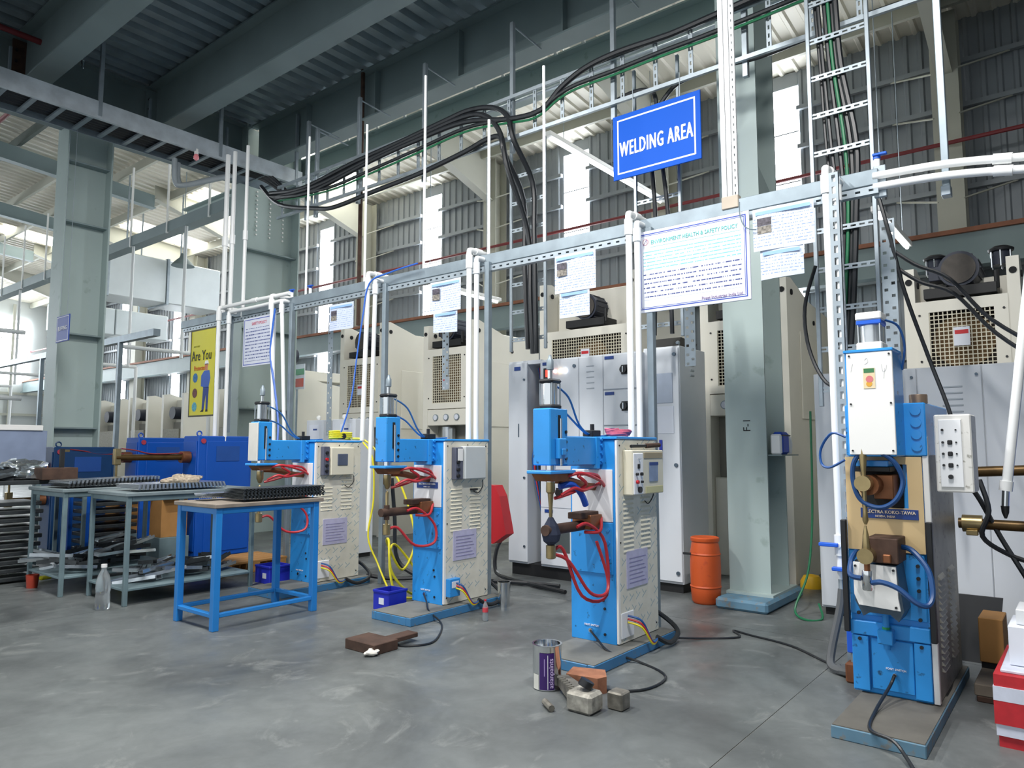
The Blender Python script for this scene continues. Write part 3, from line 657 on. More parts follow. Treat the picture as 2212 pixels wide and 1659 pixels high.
# side panel facing right
tread = mat('oily_side_panel', '#8f8e87', .45, .2, .2, 7, dirt='#5f5d57', dirt_amt=.2)
box('side_panel', tread, t, fx + .03, fx + .8, Y0 - .012, Y0 + .012, .062, 1.3, .003); box('corner_trim', white_p, t, fx - .012, fx + .02, Y0 - .016, Y0 + .01, .065, .36, .002); box('corner_trim', white_p, t, fx - .012, fx + .02, Y0 - .016, Y0 + .01, .66, 1.36, .002)
lv = None
for i in range(16):
    for xx in (.12, .45):
        if lv is None: lv = MB().prism([(Y0 - .012, -.01), (Y0 - .026, -.01), (Y0 - .012, .01)], 'x', fx, fx + .16).build('louver', tread, t); lv.location = (xx, 0, .2)
        else: o = share(lv, 'louver', t, (0, 0, 0)); o.location = (xx, 0, .2 + .03 * i)
# head
box('upper_body', blue_m, t, fx - .02, fx + .7, .625, 1.0, 1.262, 1.53, .006)
for z in (1.31, 1.37, 1.43, 1.49): MB().lathe((fx - .02, .668, z), [(.024, -.006), (.024, -.004), (.019, -.003), (.019, -.001)], 12, 'x').build('bolt_head', blue_m, t, True)
MB().lathe((fx + .06, .665, 0), [(.042, 1.53), (.042, 1.57), (.04, 1.575)], 18).build('ram_collar', mat('bronze_collar', '#8f7a68', .4, .6), t, True)
hb = box('head_box', blue_m, t, 3.86, fx, .72, .935, 1.262, 1.79, .004)
box('head_cover', white_p, t, 3.848, 3.86, .716, .925, 1.27, 1.775, .003); box('head_cap', blue_m, t, 3.845, 4.05, .712, .938, 1.775, 1.79, .003)
for (y, z) in ((.73, 1.76), (.91, 1.76), (.73, 1.52), (.91, 1.52), (.73, 1.29), (.91, 1.29)): MB().cyl((3.848, y, z), (3.843, y, z), .005, 6).build('screw', blackp, t)
stk = box('sticker', mat('sticker_cream', '#e8d7b0', .5), t, 3.8455, 3.848, .795, .848, 1.595, 1.695, 0)
MB().lathe((3.8452, .82, 1.64), [(.017, -.0008), (.017, 0)], 14, 'x').build('print_blob', mat('sticker_pink', '#d97c80', .5), stk)
MB().lathe((3.8452, .822, 1.617), [(.014, -.0006), (.014, 0)], 14, 'x').build('print_blob', mat('sticker_orange', '#e2a83c', .5), stk)
box('print_band', mat('sticker_green', '#3f7f52', .5), stk, 3.8447, 3.8455, .798, .845, 1.672, 1.693, 0)
for pts in ([(.765, 1.71), (.76, 1.675), (.748, 1.68), (.742, 1.705)], [(.752, 1.69), (.757, 1.64)], [(.9, 1.7), (.895, 1.72), (.905, 1.68)], [(.84, 1.735), (.83, 1.745), (.825, 1.725), (.84, 1.715)]):
    tube('pen_mark', mat('pencil_grey', '#b9bbc0', .7), t, [(3.847, y, z) for y, z in pts], .0006, 4, 3)
cyl4 = MB().cyl((3.97, .828, 1.83), (3.97, .828, 1.95), .05, 20).build('air_cylinder', alu, t, True)
box('end_cap', white_p, cyl4, 3.905, 4.035, .768, .888, 1.79, 1.832, .006); box('end_cap', white_p, cyl4, 3.905, 4.035, .768, .888, 1.945, 1.985, .006); box('band', blue_v, cyl4, 3.908, 4.03, .77, .886, 1.922, 1.945, .004)
for (sx, sy) in ((3.915, .778), (3.915, .878), (4.025, .778), (4.025, .878)): cyl('tie_rod', chrome, cyl4, (sx, sy, 1.83), (sx, sy, 1.95), .004, 6)
# upper arm, electrodes
box('arm_block', blue_m, t, 3.95, fx, .775, .93, 1.21, 1.24, .003); box('arm_clamp', black, t, 3.93, fx, .765, .945, 1.185, 1.21, .003)
MB().cyl((3.9, .86, 1.12), (fx, .84, 1.12), .05, 16).build('upper_arm', copper, t, True); box('arm_holder', copper, t, 3.97, fx, .76, .85, 1.05, 1.17, .004)
MB().cyl((3.83, .87, 1.13), (3.9, .87, 1.13), .038, 18).build('electrode_boss', brass, t, True)
MB().lathe((3.865, .87, 0), [(.017, 1.3), (.019, 1.26), (.011, 1.18), (.011, .99), (.014, .95), (.006, .93)], 12).build('upper_electrode', brass, t, True)
MB().lathe((3.865, .872, 0), [(.005, .925), (.014, .88), (.022, .80), (.02, .79)], 12).build('lower_electrode', brass, t, True)
MB().cyl((3.83, .872, .78), (3.9, .872, .78), .038, 18).build('electrode_boss', brass, t, True)
cyl('electrode_stem', copper, t, (3.865, .872, .7), (3.865, .872, .77), .014); MB().lathe((3.865, .872, 0), [(.024, .71), (.026, .7), (.026, .62), (.022, .615)], 14).build('water_coupling', chrome, t, True)
box('lower_arm', rust, t, 3.9, fx, .74, .88, .745, .865, .004); box('arm_wedge', copper, t, 3.88, 3.95, .77, .805, .75, .79)
MB().prism([(.755, .735), (.945, .735), (.945, .55), (.91, .48), (.88, .5), (.79, .5), (.755, .47), (.73, .52)], 'x', 3.92, fx).build('lower_bracket', mat('grey_blue_bracket', '#3c4d5c', .4, .2), t)
MB().prism([(.755, .73), (.945, .74), (.945, .585), (.925, .535), (.742, .525), (.75, .58)], 'x', 3.905, 3.92).build('bracket_cover', white_p, t)
for (y, z) in ((.765, .715), (.935, .722), (.76, .54)): MB().cyl((3.905, y, z), (3.898, y, z), .006, 8).build('screw', blackp, t)
cyl('jack_rod', blue_m, t, (4.06, .84, .3), (4.06, .84, .48), .016); box('jack_block', blue_m, t, 4.02, fx, .805, .875, .33, .4, .004); MB().cyl((4.06, .84, .37), (4.06, .84, .41), .018, 10).build('green_tape', mat('green_tape', '#2f9a55', .5), t); box('jack_head', blue_m, t, 4.03, 4.09, .8, .88, .475, .49)
H = mat('deep_blue_hose', '#1b4478', .35, 0, .08, 8)
tube('blue_hose', H, t, [(3.865, .868, 1.29), (3.86, .80, 1.285), (3.865, .735, 1.24), (3.88, .70, 1.15), (3.87, .725, 1.065), (3.865, .78, 1.02), (3.86, .84, 1.02), (3.865, .895, 1.06), (3.87, .92, 1.14), (3.865, .915, 1.22), (3.865, .89, 1.27), (3.865, .872, 1.29)], .012)
tube('blue_hose', H, t, [(3.85, .848, .655), (3.83, .80, .665), (3.82, .73, .645), (3.82, .66, .59), (3.84, .615, .58), (3.88, .60, .63), (3.92, .62, .73), (3.96, .69, .81), (4.0, .75, .82)], .013)
tube('blue_hose', H, t, [(3.86, .9, .67), (3.87, .95, .68), (3.93, .96, .74), (4.0, .95, .78)], .013)
np4 = box('nameplate', np_blue, t, fx - .03, fx - .024, .675, .94, .945, .995, .001)
text('lettering', 'ELECTRA KOKO-TAWA', mat('gold_ink', '#e8d9c4', .5), np4, (fx - .0315, .805, .978), .0235, '-X', .95, .0006, 'CENTER'); text('lettering', 'NOIDA, INDIA', mat('gold_ink', '#e8d9c4', .5), np4, (fx - .0315, .825, .956), .015, '-X', .95, .0004, 'CENTER')
text('lettering', 'FOOT SWITCH', ink_w, t, (fx - .021, .81, .2), .0135, '-X', 1, .0005, 'CENTER'); MB().cyl((fx - .018, .815, .175), (fx - .035, .815, .175), .009, 10).build('socket', chrome, t, True)
# control box on the right side
cb = box('control_box', mat('scuffed_white', '#e3e2de', .5, 0, .03, 9, dirt='#9a988f', dirt_amt=.05), t, 4.05, 4.24, .43, .585, 1.09, 1.465, .006)
box('control_panel', strip_w, cb, 4.042, 4.05, .47, .565, 1.115, 1.44, .002)
for i, z in enumerate((1.39, 1.33, 1.275, 1.22)):
    if i: box('push_button', blackp, cb, 4.034, 4.042, .509, .53, z - .011, z + .011)
    MB().cyl((4.042, .549, z), (4.034, .549, z), .006, 8).build('indicator', blackp, cb); MB().cyl((4.042, .493, z), (4.037, .493, z), .004, 8).build('indicator', blackp, cb)
MB().cyl((4.042, .522, 1.165), (4.03, .522, 1.165), .011, 10).build('knob', blackp, cb, True)
tube('air_tube', blue_h, t, [(4.05, .99, 1.36), (4.05, 1.06, 1.38), (4.1, 1.13, 1.3), (4.1, 1.13, 1.22), (4.07, 1.08, 1.2), (4.05, 1.0, 1.24)], .007, 6)
tube('air_tube', blue_h, t, [(4.0, .77, 1.95), (4.05, .72, 1.92), (4.08, .7, 1.82), (4.1, .72, 1.7)], .006, 6)
pedal = tube('pedal_cable', cable_m, None, [(4.07, .815, .175), (4.03, .83, .13), (3.8, .85, .07), (3.56, .82, .066), (3.5, .72, .062), (3.44, .66, .03), (3.2, .55, .01), (2.8, .4, .01)], .008, 7)
tag(pedal, 'black foot switch cord from the big machine, trailing off its base over the floor', 'cord')
# ================================================================ OVERHEAD SERVICE FRAME
FXX = 4.8
t = thing('service_rack', 'galvanised steel service rack over the welders with slotted posts', 'frame', (FXX, 5, 0))
MB().box(FXX - .02, FXX + .08, .92, 9.6, 2.93, 3.03, .004).build('top_channel', steel_d, t)
slotted('slotted_rail', steel, t, (FXX - .03, .92, 2.87), (0, 1, 0), (0, 0, 1), (.05, 0, 0), 8.6, .05, 110, .03, .014)
for k, y in enumerate((1.14, 2.48, 4.07, 5.42, 7.0, 8.3)):
    z0 = 0 if k in (0, 3) else 1.35
    if k == 0:
        slotted('slotted_post', steel, t, (4.66, y + .04, 0), (0, 0, 1), (0, -1, 0), (.003, 0, 0), 3.02, .06, 40, .045, .022)
        slotted('slotted_post', steel, t, (4.66, y - .02, 0), (0, 0, 1), (1, 0, 0), (0, .003, 0), 3.02, .06, 40, .045, .022)
    else: MB().box(4.74, 4.79, y - .025, y + .025, 1.5 if k == 5 else 0, 2.95, .003).build('post', steel_d, t)
MB().box(4.8, 4.83, .88, .95, 2.85, 3.05, .003).build('end_bracket', steel, t)
# slotted hangers behind (punched channel drops)
for k, (x, y, z0, z1) in enumerate(((5.15, 6.8, 1.45, 2.95), (5.3, 5.1, 1.9, 2.95), (5.3, 2.42, 1.95, 2.9), (5.3, .98, 1.75, 2.85))):
    MB().slab((x, y + .045, z0), (0, 0, 1), (0, -1, 0), (.003, 0, 0), breaks(z1 - z0, 26, .02, 0), [0, .012, .035, .055, .078, .09], lambda i, j: not (i % 2 == 1 and j in (1, 3) and ((i // 2) % 2 == (j // 2) % 2))).build('punched_drop', steel, t)
# white hanger tubes from the deck to the frame
for k, (y, z1) in enumerate(((6.85, 4.9), (5.83, 4.75), (4.95, 5.0), (4.12, 4.3), (3.5, 4.6))):
    h = cyl('frame_hanger', pvc, t, (FXX + .03, y, 3.0), (FXX + .03, y, z1), .013, 8)
h3 = thing('hanger_strut', 'trio of white slotted strut channels hung from above, beside the welding area sign', 'strut', (4.8, 1.86, 3))
for k, y in enumerate((1.9, 1.86, 1.82)):
    (slotted if k == 2 else lambda n_, m_, p_, O, U, V, T, L_, w_, *a: MB().slab(O, U, V, T, [0, L_], [0, w_], lambda i, j: True).build(n_, m_, p_))('strut_channel', mat('strut_white', '#c9cdcf', .45, .2, .05, 6), h3, (4.78, y + .017, 2.99), (0, 0, 1), (0, -1, 0), (.02, 0, 0), 3.3, .034, 60, .02, .008)
MB().box(4.77, 4.83, 1.8, 1.92, 2.97, 3.06, .004).build('foot_bracket', mat('rusty_foot', '#b5aa9c', .7), h3)
h4 = thing('hanger_strut', 'single grey strut hanging from above with an open end clip, over the paired white pipes', 'strut', (4.9, .575, 2.8))
MB().box(4.88, 4.92, .555, .595, 2.86, 6.2, .003).build('strut_channel', steel_d, h4); MB().box(4.85, 4.93, .55, .6, 2.80, 2.86, .003).build('end_clip', steel, h4)

# ---- white plastic pipe drops, each with an elbow run into the frame
def drop(label, y, y2, z0, z2, extra=0.32, lean=0.0):
    t = thing('pvc_pipe_drop', label, 'pipe', (4.68, y, z0), 'white pipe drops on the service frame')
    tube('pipe', pvc, t, [(4.68, y + lean, z0), (4.68, y, 3.02), ], .024, 10); MB().tube([(4.68, y, 3.0), (4.68, y, 3.05), (4.72, y, 3.07), (4.68 + extra, y, 3.07)], .024, 10, 4).build('elbow_run', pvc, t, True)
    MB().cyl((4.68, y, 2.9), (4.68, y, 3.02), .032, 12).build('collar', pvc, t, True); MB().cyl((4.76, y, 3.07), (4.84, y, 3.07), .032, 12).build('collar', pvc, t, True)
    tube('pipe', pvc, t, [(4.69, y2 + lean, z2), (4.69, y2, 2.94)], .022, 10); MB().tube([(4.69, y2, 2.92), (4.69, y2, 2.97), (4.73, y2, 2.985), (4.66 + extra, y2, 2.985)], .022, 10, 4).build('elbow_run', pvc, t, True)
    MB().cyl((4.69, y2, 2.84), (4.69, y2, 2.94), .03, 12).build('collar', pvc, t, True)
    return t
drop('white pipe pair coming down behind the welder with the rag-wrapped arm', 2.61, 2.545, 1.38, 1.38)
drop('white pipe pair coming down behind the welder with the plain grey control box', 4.22, 4.14, 1.38, 1.38)
drop('white pipe pair coming down beside the yellow hose coil', 5.59, 5.49, 1.38, .5, .3, .05)
drop('white pipe pair coming down behind the air cylinder of the farthest spot welder', 7.29, 7.1, 1.3, 1.3, .3, -.13)
drop('white pipe pair coming down in front of the yellow safety banner', 8.44, 8.22, 1.3, 1.3)
t = drop('white pipe pair with blue valves beside the slotted post of the nearest machine', 1.2, 1.14, .52, .5)
for (y, z) in ((1.2, .72), (1.13, .58)):
    MB().cyl((4.68, y, z - .06), (4.68, y, z + .06), .034, 12).build('valve_body', pvc, t, True); MB().box(4.62, 4.66, y + .0, y + .11, z - .008, z + .014, .004).build('valve_handle', blue_v, t); MB().cyl((4.68, y, z), (4.64, y, z), .014, 8).build('valve_stem', pvc, t)
MB().cyl((4.68, 1.2, .44), (4.68, 1.2, .52), .02, 10).build('hose_clamp', steel, t)
hs = tube('drain_hose', mat('grey_hose', '#55585a', .6), None, [(4.68, 1.2, .46), (4.66, 1.21, .35), (4.6, 1.25, .12), (4.55, 1.24, .035), (4.5, 1.15, .03), (4.45, 1.06, .05), (4.5, 1.16, .03), (4.56, 1.2, .03), (4.58, 1.1, .03), (4.49, 1.09, .06)], .024, 8)
tag(hs, 'thick grey drain hose dropping from the white valve to the floor', 'hose')
for k, (y, r) in enumerate(((8.57, .03), (8.4, .026), (8.1, .022))):
    t = thing('pvc_riser', ['thickest white riser pipe going up to the cable tray, next to the banner', 'middle white riser pipe of three going up to the cable tray', 'thinnest white riser pipe of three, nearest the wide column'][k], 'pipe', (4.8, y, 2.95), 'white riser pipes by the banner')
    tube('pipe', pvc, t, [(4.8, y, 2.9), (4.8, y, 5.12)], r, 10); MB().cyl((4.8, y, 3.9), (4.8, y, 4.02), r * 1.35, 12).build('coupling', pvc, t, True)
t = thing('pvc_pipe_run', 'pair of white pipes lying along the far end of the service rack by the banner', 'pipe', (4.7, 7.8, 3.05)); tube('pipe', pvc, t, [(4.72, 8.44, 3.07), (4.72, 7.8, 3.07), (4.72, 7.0, 3.06)], .024, 10); tube('pipe', pvc, t, [(4.7, 8.22, 2.985), (4.7, 7.7, 2.98), (4.7, 7.12, 2.985)], .022, 10); MB().cyl((4.72, 7.75, 3.07), (4.72, 7.65, 3.07), .031, 12).build('coupling', pvc, t, True)
for k, (dz, l) in enumerate(((0, 'upper of two white pipes running off to the right from the frame end'), (-.07, 'lower of two white pipes running off to the right from the frame end'))):
    t = thing('pvc_pipe_run', l, 'pipe', (4.8, .5, 2.95 + dz), 'white pipes running off to the right')
    tube('pipe', pvc, t, [(4.79, .95, 2.985 + dz), (4.79, .55, 2.965 + dz), (4.79, .1, 2.90 + dz), (4.79, -.6, 2.8 + dz)], .024, 10); MB().cyl((4.79, .33, 2.935 + dz), (4.79, .24, 2.92 + dz), .031, 12).build('coupling', pvc, t, True)
for k, (y, l) in enumerate(((7.1, 'blue tap on a short riser at the far end of the frame'), (6.75, 'low blue tap lying along the frame'), (.93, 'blue tap on the frame end next to the white pipes'))):
    t = thing('ball_valve', l, 'valve', (4.8, y, 3.03)); MB().cyl((4.82, y, 3.03), (4.82, y, 3.1), .018, 10).build('body', pvc, t, True); MB().cyl((4.82, y, 3.1), (4.82, y, 3.115), .022, 10).build('cap', blue_v, t, True); MB().box(4.79, 4.82, y - .06, y + .02, 3.115, 3.13, .003).build('handle', blue_v, t)
bt = tube('air_tube', mat('bright_air_tube', '#2f66c4', .4), None, [(4.7, 4.9, 3.06), (4.7, 5.3, 3.03), (4.66, 5.55, 2.95), (4.64, 5.62, 2.6), (4.64, 5.7, 2.2), (4.6, 5.72, 1.8), (4.5, 5.76, 1.42)], .008, 6); tag(bt, 'thin blue air tube looping off the frame down to the coil of yellow hose', 'tube')
bt = tube('air_tube', mat('bright_air_tube', '#2f66c4', .4), None, [(4.67, 7.2, 2.9), (4.66, 7.25, 2.4), (4.66, 7.15, 2.0), (4.62, 7.0, 1.6), (4.55, 6.9, 1.3)], .012, 6); tag(bt, 'blue air tube falling beside the white pipes behind the farthest spot welder', 'tube')

# ================================================================ BOARDS AND SHEETS
def print_mat(name, paper_c, ink_c, ly, y0, y1, z0, z1, seed=0, cut=.5, keep=.6):
    """lines of small unreadable print: rows along z, word gaps by noise"""
    m = bpy.data.materials.new(name); m.use_nodes = True; nt = m.node_tree; N = nt.nodes; L = nt.links; b = N['Principled BSDF']; b.inputs['Roughness'].default_value = .6
    tc = N.new('ShaderNodeTexCoord'); sp = N.new('ShaderNodeSeparateXYZ'); L.new(tc.outputs['Object'], sp.inputs[0])
    def M(op, a, c=None):
        n = N.new('ShaderNodeMath'); n.operation = op
        for i, v in enumerate((a, c)):
            if v is None: continue
            if isinstance(v, (int, float)): n.inputs[i].default_value = v
            else: L.new(v, n.inputs[i])
        return n.outputs[0]
    zz = M('DIVIDE', sp.outputs[2], ly); row = M('FLOOR', zz); v = M('FRACT', zz)
    cb = N.new('ShaderNodeCombineXYZ'); L.new(M('MULTIPLY', sp.outputs[1], 95), cb.inputs[0]); L.new(M('MULTIPLY', row, 7.3), cb.inputs[1]); cb.inputs[2].default_value = seed
    wn = N.new('ShaderNodeTexNoise'); wn.inputs['Scale'].default_value = 1.0; wn.inputs['Detail'].default_value = 2; L.new(cb.outputs[0], wn.inputs['Vector'])
    word = M('GREATER_THAN', wn.outputs[0], cut)
    msk = M('MULTIPLY', word, M('MULTIPLY', M('GREATER_THAN', v, .3), M('LESS_THAN', v, .3 + .55 * keep)))
    for ax, lo, hi in ((1, y0, y1), (2, z0, z1)):
        msk = M('MULTIPLY', msk, M('MULTIPLY', M('GREATER_THAN', sp.outputs[ax], lo), M('LESS_THAN', sp.outputs[ax], hi)))
    mx = N.new('ShaderNodeMixRGB'); L.new(msk, mx.inputs[0]); mx.inputs[1].default_value = hx(paper_c); mx.inputs[2].default_value = hx(ink_c); L.new(mx.outputs[0], b.inputs['Base Color'])
    return m
def ring(mb, x, y0, y1, z0, z1, w, th=.001):
    mb.box(x - th, x, y0, y1, z0, z0 + w); mb.box(x - th, x, y0, y1, z1 - w, z1); mb.box(x - th, x, y0, y0 + w, z0 + w, z1 - w); mb.box(x - th, x, y1 - w, y1, z0 + w, z1 - w); return mb
# policy board
Xb = 4.735; ya, yb, za, zb = 1.715, 2.575, 2.303, 2.918
t = thing('policy_board', 'large white health and safety policy board with a blue double border', 'notice board', (Xb, 2.145, za))
box('panel', mat('board_white', '#d3d8e4', .5, 0, .01, 3), t, Xb, Xb + .012, ya, yb, za, zb, .002)
ring(MB(), Xb, ya + .022, yb - .022, za + .022, zb - .022, .007).build('border', mat('border_blue', '#2d46a8', .5), t); ring(MB(), Xb, ya + .035, yb - .035, za + .035, zb - .035, .003).build('border', mat('border_blue', '#2d46a8', .5), t)
text('lettering', 'ENVIRONMENT HEALTH & SAFETY POLICY', mat('ink_aqua', '#5fbdb5', .6), t, (Xb - .0005, 2.455, 2.825), .042, '-X', .82, .0003)
box('title_rule', mat('ink_aqua', '#5fbdb5', .6), t, Xb - .001, Xb, ya + .06, 2.46, 2.79, 2.792, 0)
MB().lathe((Xb, 2.50, 2.835), [(.024, -.001), (.024, 0)], 18, 'x').build('crest_ring', mat('crest_red', '#b0607e', .5), t); MB().lathe((Xb, 2.50, 2.835), [(.02, -.0016), (.02, 0)], 18, 'x').build('crest_disc', white_p, t); tube('crest_mark', mat('crest_purple', '#6a3f8c', .5), t, [(Xb - .002, 2.515, 2.812), (Xb - .002, 2.5, 2.84), (Xb - .002, 2.49, 2.85), (Xb - .002, 2.495, 2.826)], .002, 5)
box('english_text', print_mat('print_aqua', '#d3d8e4', '#6fb6bd', .026, -9, 9, -9, 9, 3, .42, .5), t, Xb - .001, Xb, ya + .06, yb - .055, 2.62, 2.775, 0)
box('hindi_text', print_mat('print_navy', '#d3d8e4', '#3d4880', .0335, -9, 9, -9, 9, 9, .47, .5), t, Xb - .001, Xb, ya + .06, yb - .055, 2.395, 2.612, 0)
text('lettering', 'Preet Industries India Ltd.', mat('ink_mauve', '#9a86a8', .6), t, (Xb - .0005, 1.765, 2.352), .034, '-X', .85, .0002, 'RIGHT')
tube('dangling_wire', mat('grey_wire', '#6f7f88', .5), t, [(Xb - .02, 1.77, 2.98), (Xb - .02, 1.77, 2.9), (Xb - .02, 1.75, 2.82), (Xb - .02, 1.71, 2.78), (Xb - .02, 1.66, 2.765)], .004, 5)
# second board
ya, yb, za, zb = 7.29, 7.96, 2.28, 2.87
t = thing('policy_board', 'smaller white notice board with a red heading in front of the wide column', 'notice board', (Xb, 7.6, za))
box('panel', mat('board_white', '#d3d8e4', .5, 0, .01, 3), t, Xb, Xb + .012, ya, yb, za, zb, .002); ring(MB(), Xb, ya + .02, yb - .02, za + .02, zb - .02, .008).build('border', mat('border_blue', '#2d46a8', .5), t)
text('lettering', 'SAFETY POLICY', mat('ink_red', '#c8506a', .6), t, (Xb - .0005, 7.62, 2.79), .05, '-X', .9, .001, 'CENTER')
box('body_text', print_mat('print_navy2', '#d0d5e4', '#4a5690', .04, -9, 9, -9, 9, 5, .45, .6), t, Xb - .001, Xb, ya + .05, yb - .05, 2.34, 2.74, 0)
# procedure sheets hung on the frame
def sheet(label, ya, yb, za, zb, photo=True, tilt=0.0, x=4.74, seed=1):
    t = thing('procedure_sheet', label, 'paper sheet', (x, (ya + yb) / 2, za), 'procedure sheets on the frame')
    mb = MB(); n = 6
    for k in range(n):
        a, b = ya + (yb - ya) * k / n, ya + (yb - ya) * (k + 1) / n; f = lambda y: x + .006 * math.sin((y - ya) / (yb - ya) * 5 + seed)
        mb.quad((f(a), a, za + tilt * (a - ya)), (f(b), b, za + tilt * (b - ya)), (f(b), b, zb + tilt * (b - ya)), (f(a), a, zb + tilt * (a - ya)))
    sh = mb.build('sheet', print_mat('sheet_print_%d' % seed, '#c3cde0', '#7890c0', .021, -9, 9, .02, (zb - za) - .05, seed, .5, .45), t)
    sh.modifiers.new('t', 'SOLIDIFY').thickness = .001
    box('heading_band', mat('heading_blue', '#8fb4e0', .6), t, x - .008, x - .0065, ya + .02, yb - .02, zb - .045, zb - .022, 0)
    if photo:
        pw = (yb - ya) * .24
        for i, c in enumerate(('#4a4650', '#7f7a72')): box('printed_photo', mat('photo_%d' % i, c, .5, 0, .7, 60), t, x - .008, x - .0065, yb - .03 - pw, yb - .03, zb - .12 - .055 * i, zb - .068 - .055 * i, 0)
    return t
sheet('large white procedure sheet with photos, hung nearest the end of the frame', 1.295, 1.69, 2.62, 2.91, seed=1)
sheet('small tilted sheet hanging under the large sheet nearest the frame end', 1.37, 1.65, 2.43, 2.63, False, -.03, 4.745, 2)
sheet('white procedure sheet with photos between two white pipe drops, left of the policy board', 2.94, 3.335, 2.555, 2.868, seed=3)
sheet('small plain sheet hanging under the photo sheet left of the policy board', 3.0, 3.29, 2.35, 2.57, False, 0, 4.745, 4)
sheet('white procedure sheet with a photo behind the second welder from the right', 4.37, 4.76, 2.56, 2.855, seed=5)
sheet('small tilted sheet hanging under the photo sheet behind the second welder', 4.42, 4.72, 2.36, 2.57, False, .05, 4.745, 6)
sheet('white procedure sheet with a photo hung above the yellow hose coil', 5.89, 6.28, 2.55, 2.83, seed=7)
# yellow banner
ya, yb, za, zb = 8.58, 9.23, 1.71, 2.86
t = thing('safety_banner', 'tall yellow safety banner with a worker in blue overalls', 'banner', (4.74, 8.9, za))
ylw = mat('banner_yellow', '#d8d01e', .5, 0, .03, 3)
box('panel', ylw, t, 4.74, 4.75, ya, yb, za, zb, 0); ring(MB(), 4.74, ya, yb, za, zb, .02, .003).build('edge', mat('banner_edge', '#4c4a3c', .6), t)
text('lettering', 'Are You', ink_k, t, (4.7385, 9.19, 2.5), .185, '-X', .78, .004); text('lettering', 'Protected ?', mat('ink_red2', '#d23a2a', .6), t, (4.7385, 9.12, 2.34), .09, '-X', .8, .0015)
text('lettering', 'SAFETY FIRST', mat('ink_olive', '#8a8420', .6), t, (4.7385, 9.15, 2.63), .03, '-X', .9, .0)
bl = mat('overall_blue', '#3d63b8', .6); sk = mat('skin_print', '#c99a74', .6)
P = lambda poly, m, n, d=.001: MB().prism(poly, 'x', 4.739 - d, 4.7395).build(n, m, t)
P([(8.86, 2.08), (8.74, 2.08), (8.70, 2.2), (8.73, 2.3), (8.86, 2.3), (8.93, 2.24), (8.93, 2.1), (8.9, 2.1)], bl, 'print_torso'); P([(8.87, 2.085), (8.73, 2.085), (8.745, 1.8), (8.79, 1.8), (8.8, 2.0), (8.84, 1.8), (8.89, 1.8)], mat('trouser_blue', '#2a4288', .6), 'print_legs')
P([(8.84, 2.3), (8.77, 2.3), (8.76, 2.39), (8.85, 2.39)], sk, 'print_face'); P([(8.86, 2.38), (8.75, 2.38), (8.77, 2.43), (8.84, 2.43)], white_p, 'print_helmet'); P([(8.88, 1.8), (8.84, 1.8), (8.85, 1.77), (8.93, 1.77)], ink_k, 'print_boot'); P([(8.79, 1.8), (8.745, 1.8), (8.74, 1.77), (8.8, 1.77)], ink_k, 'print_boot')
for z, c in ((2.22, '#2d6fa8'), (2.02, '#6b3b3a'), (1.84, '#58a8b8')): MB().lathe((4.739, 9.08, z), [(.062, -.001), (.062, 0)], 14, 'x').build('print_icon', mat('icon' + c, c, .6, 0, .4, 40), t)
# WELDING AREA sign
ya, yb, za, zb, xs_ = 2.365, 3.202, 3.695, 4.287, 5.48
t = thing('hanging_sign', 'blue welding area sign with white border hung from the cable ladder', 'sign', (xs_, 2.78, za))
sgn = mat('sign_blue', '#0355c4', .55, 0, .02, 2, spec=.2)
box('panel', sgn, t, xs_, xs_ + .015, ya, yb, za, zb, .002); ring(MB(), xs_, ya + .045, yb - .045, za + .045, zb - .045, .014).build('border', ink_w, t)
text('lettering', 'WELDING AREA', ink_w, t, (xs_ - .001, (ya + yb) / 2, 3.955), .19, '-X', .45, .0085, 'CENTER')
for y in (2.55, 3.0): cyl('hanging_wire', steel, t, (xs_ + .008, y, zb), (xs_ + .008, y, 4.5), .004, 6)
# small blue sign on the far pillar
t = thing('hanging_sign', 'small blue sign hung in front of the tall pillar', 'sign', (3.3, 9.5, 2.57))
box('panel', mat('sign_navy', '#23439c', .5), t, 3.3, 3.312, 9.32, 9.7, 2.57, 2.89, .002); ring(MB(), 3.3, 9.335, 9.685, 2.585, 2.875, .006).build('border', ink_w, t); text('lettering', 'BUFFING', ink_w, t, (3.299, 9.51, 2.73), .075, '-X', .9, .001, 'CENTER')
for y in (9.4, 9.62): cyl('hanging_wire', steel, t, (3.306, y, 2.89), (3.306, y, 5.18), .003, 5)

# ================================================================ CABLE TRAYS
t = thing('cable_tray', 'wide galvanised cable tray with rungs crossing below the mezzanine', 'cable tray', (3, 9.2, 5.2))
MB().prism([(8.9, 5.17), (8.88, 5.17), (8.88, 5.38), (8.92, 5.38), (8.92, 5.365), (8.9, 5.365), (8.9, 5.19), (8.93, 5.19), (8.93, 5.17)], 'x', -1, 6.15).build('side_rail', mat('highlit_galvanised', '#c3ccd3', .35, .3, .2, 5), t); MB().box(-1, 6.15, 9.47, 9.49, 5.17, 5.36).build('side_rail', steel_d, t)  # highlight on the near rail put into a whiter steel colour
for k in range(24): MB().box(-.8 + .29 * k, -.75 + .29 * k, 8.9, 9.48, 5.18, 5.205).build('rung', steel_d, t)
for (x, z1) in ((3.35, 6.12), (4.86, 6.1), (6.05, 6.24)): MB().box(x - .022, x + .022, 8.87, 8.91, 5.2, z1, .003).build('hanger', steel, t)
for x in (2.6, 4.2, 5.3): MB().box(x - .015, x + .015, 9.5, 9.53, 5.2, 5.95, .003).build('hanger', steel_d, t)
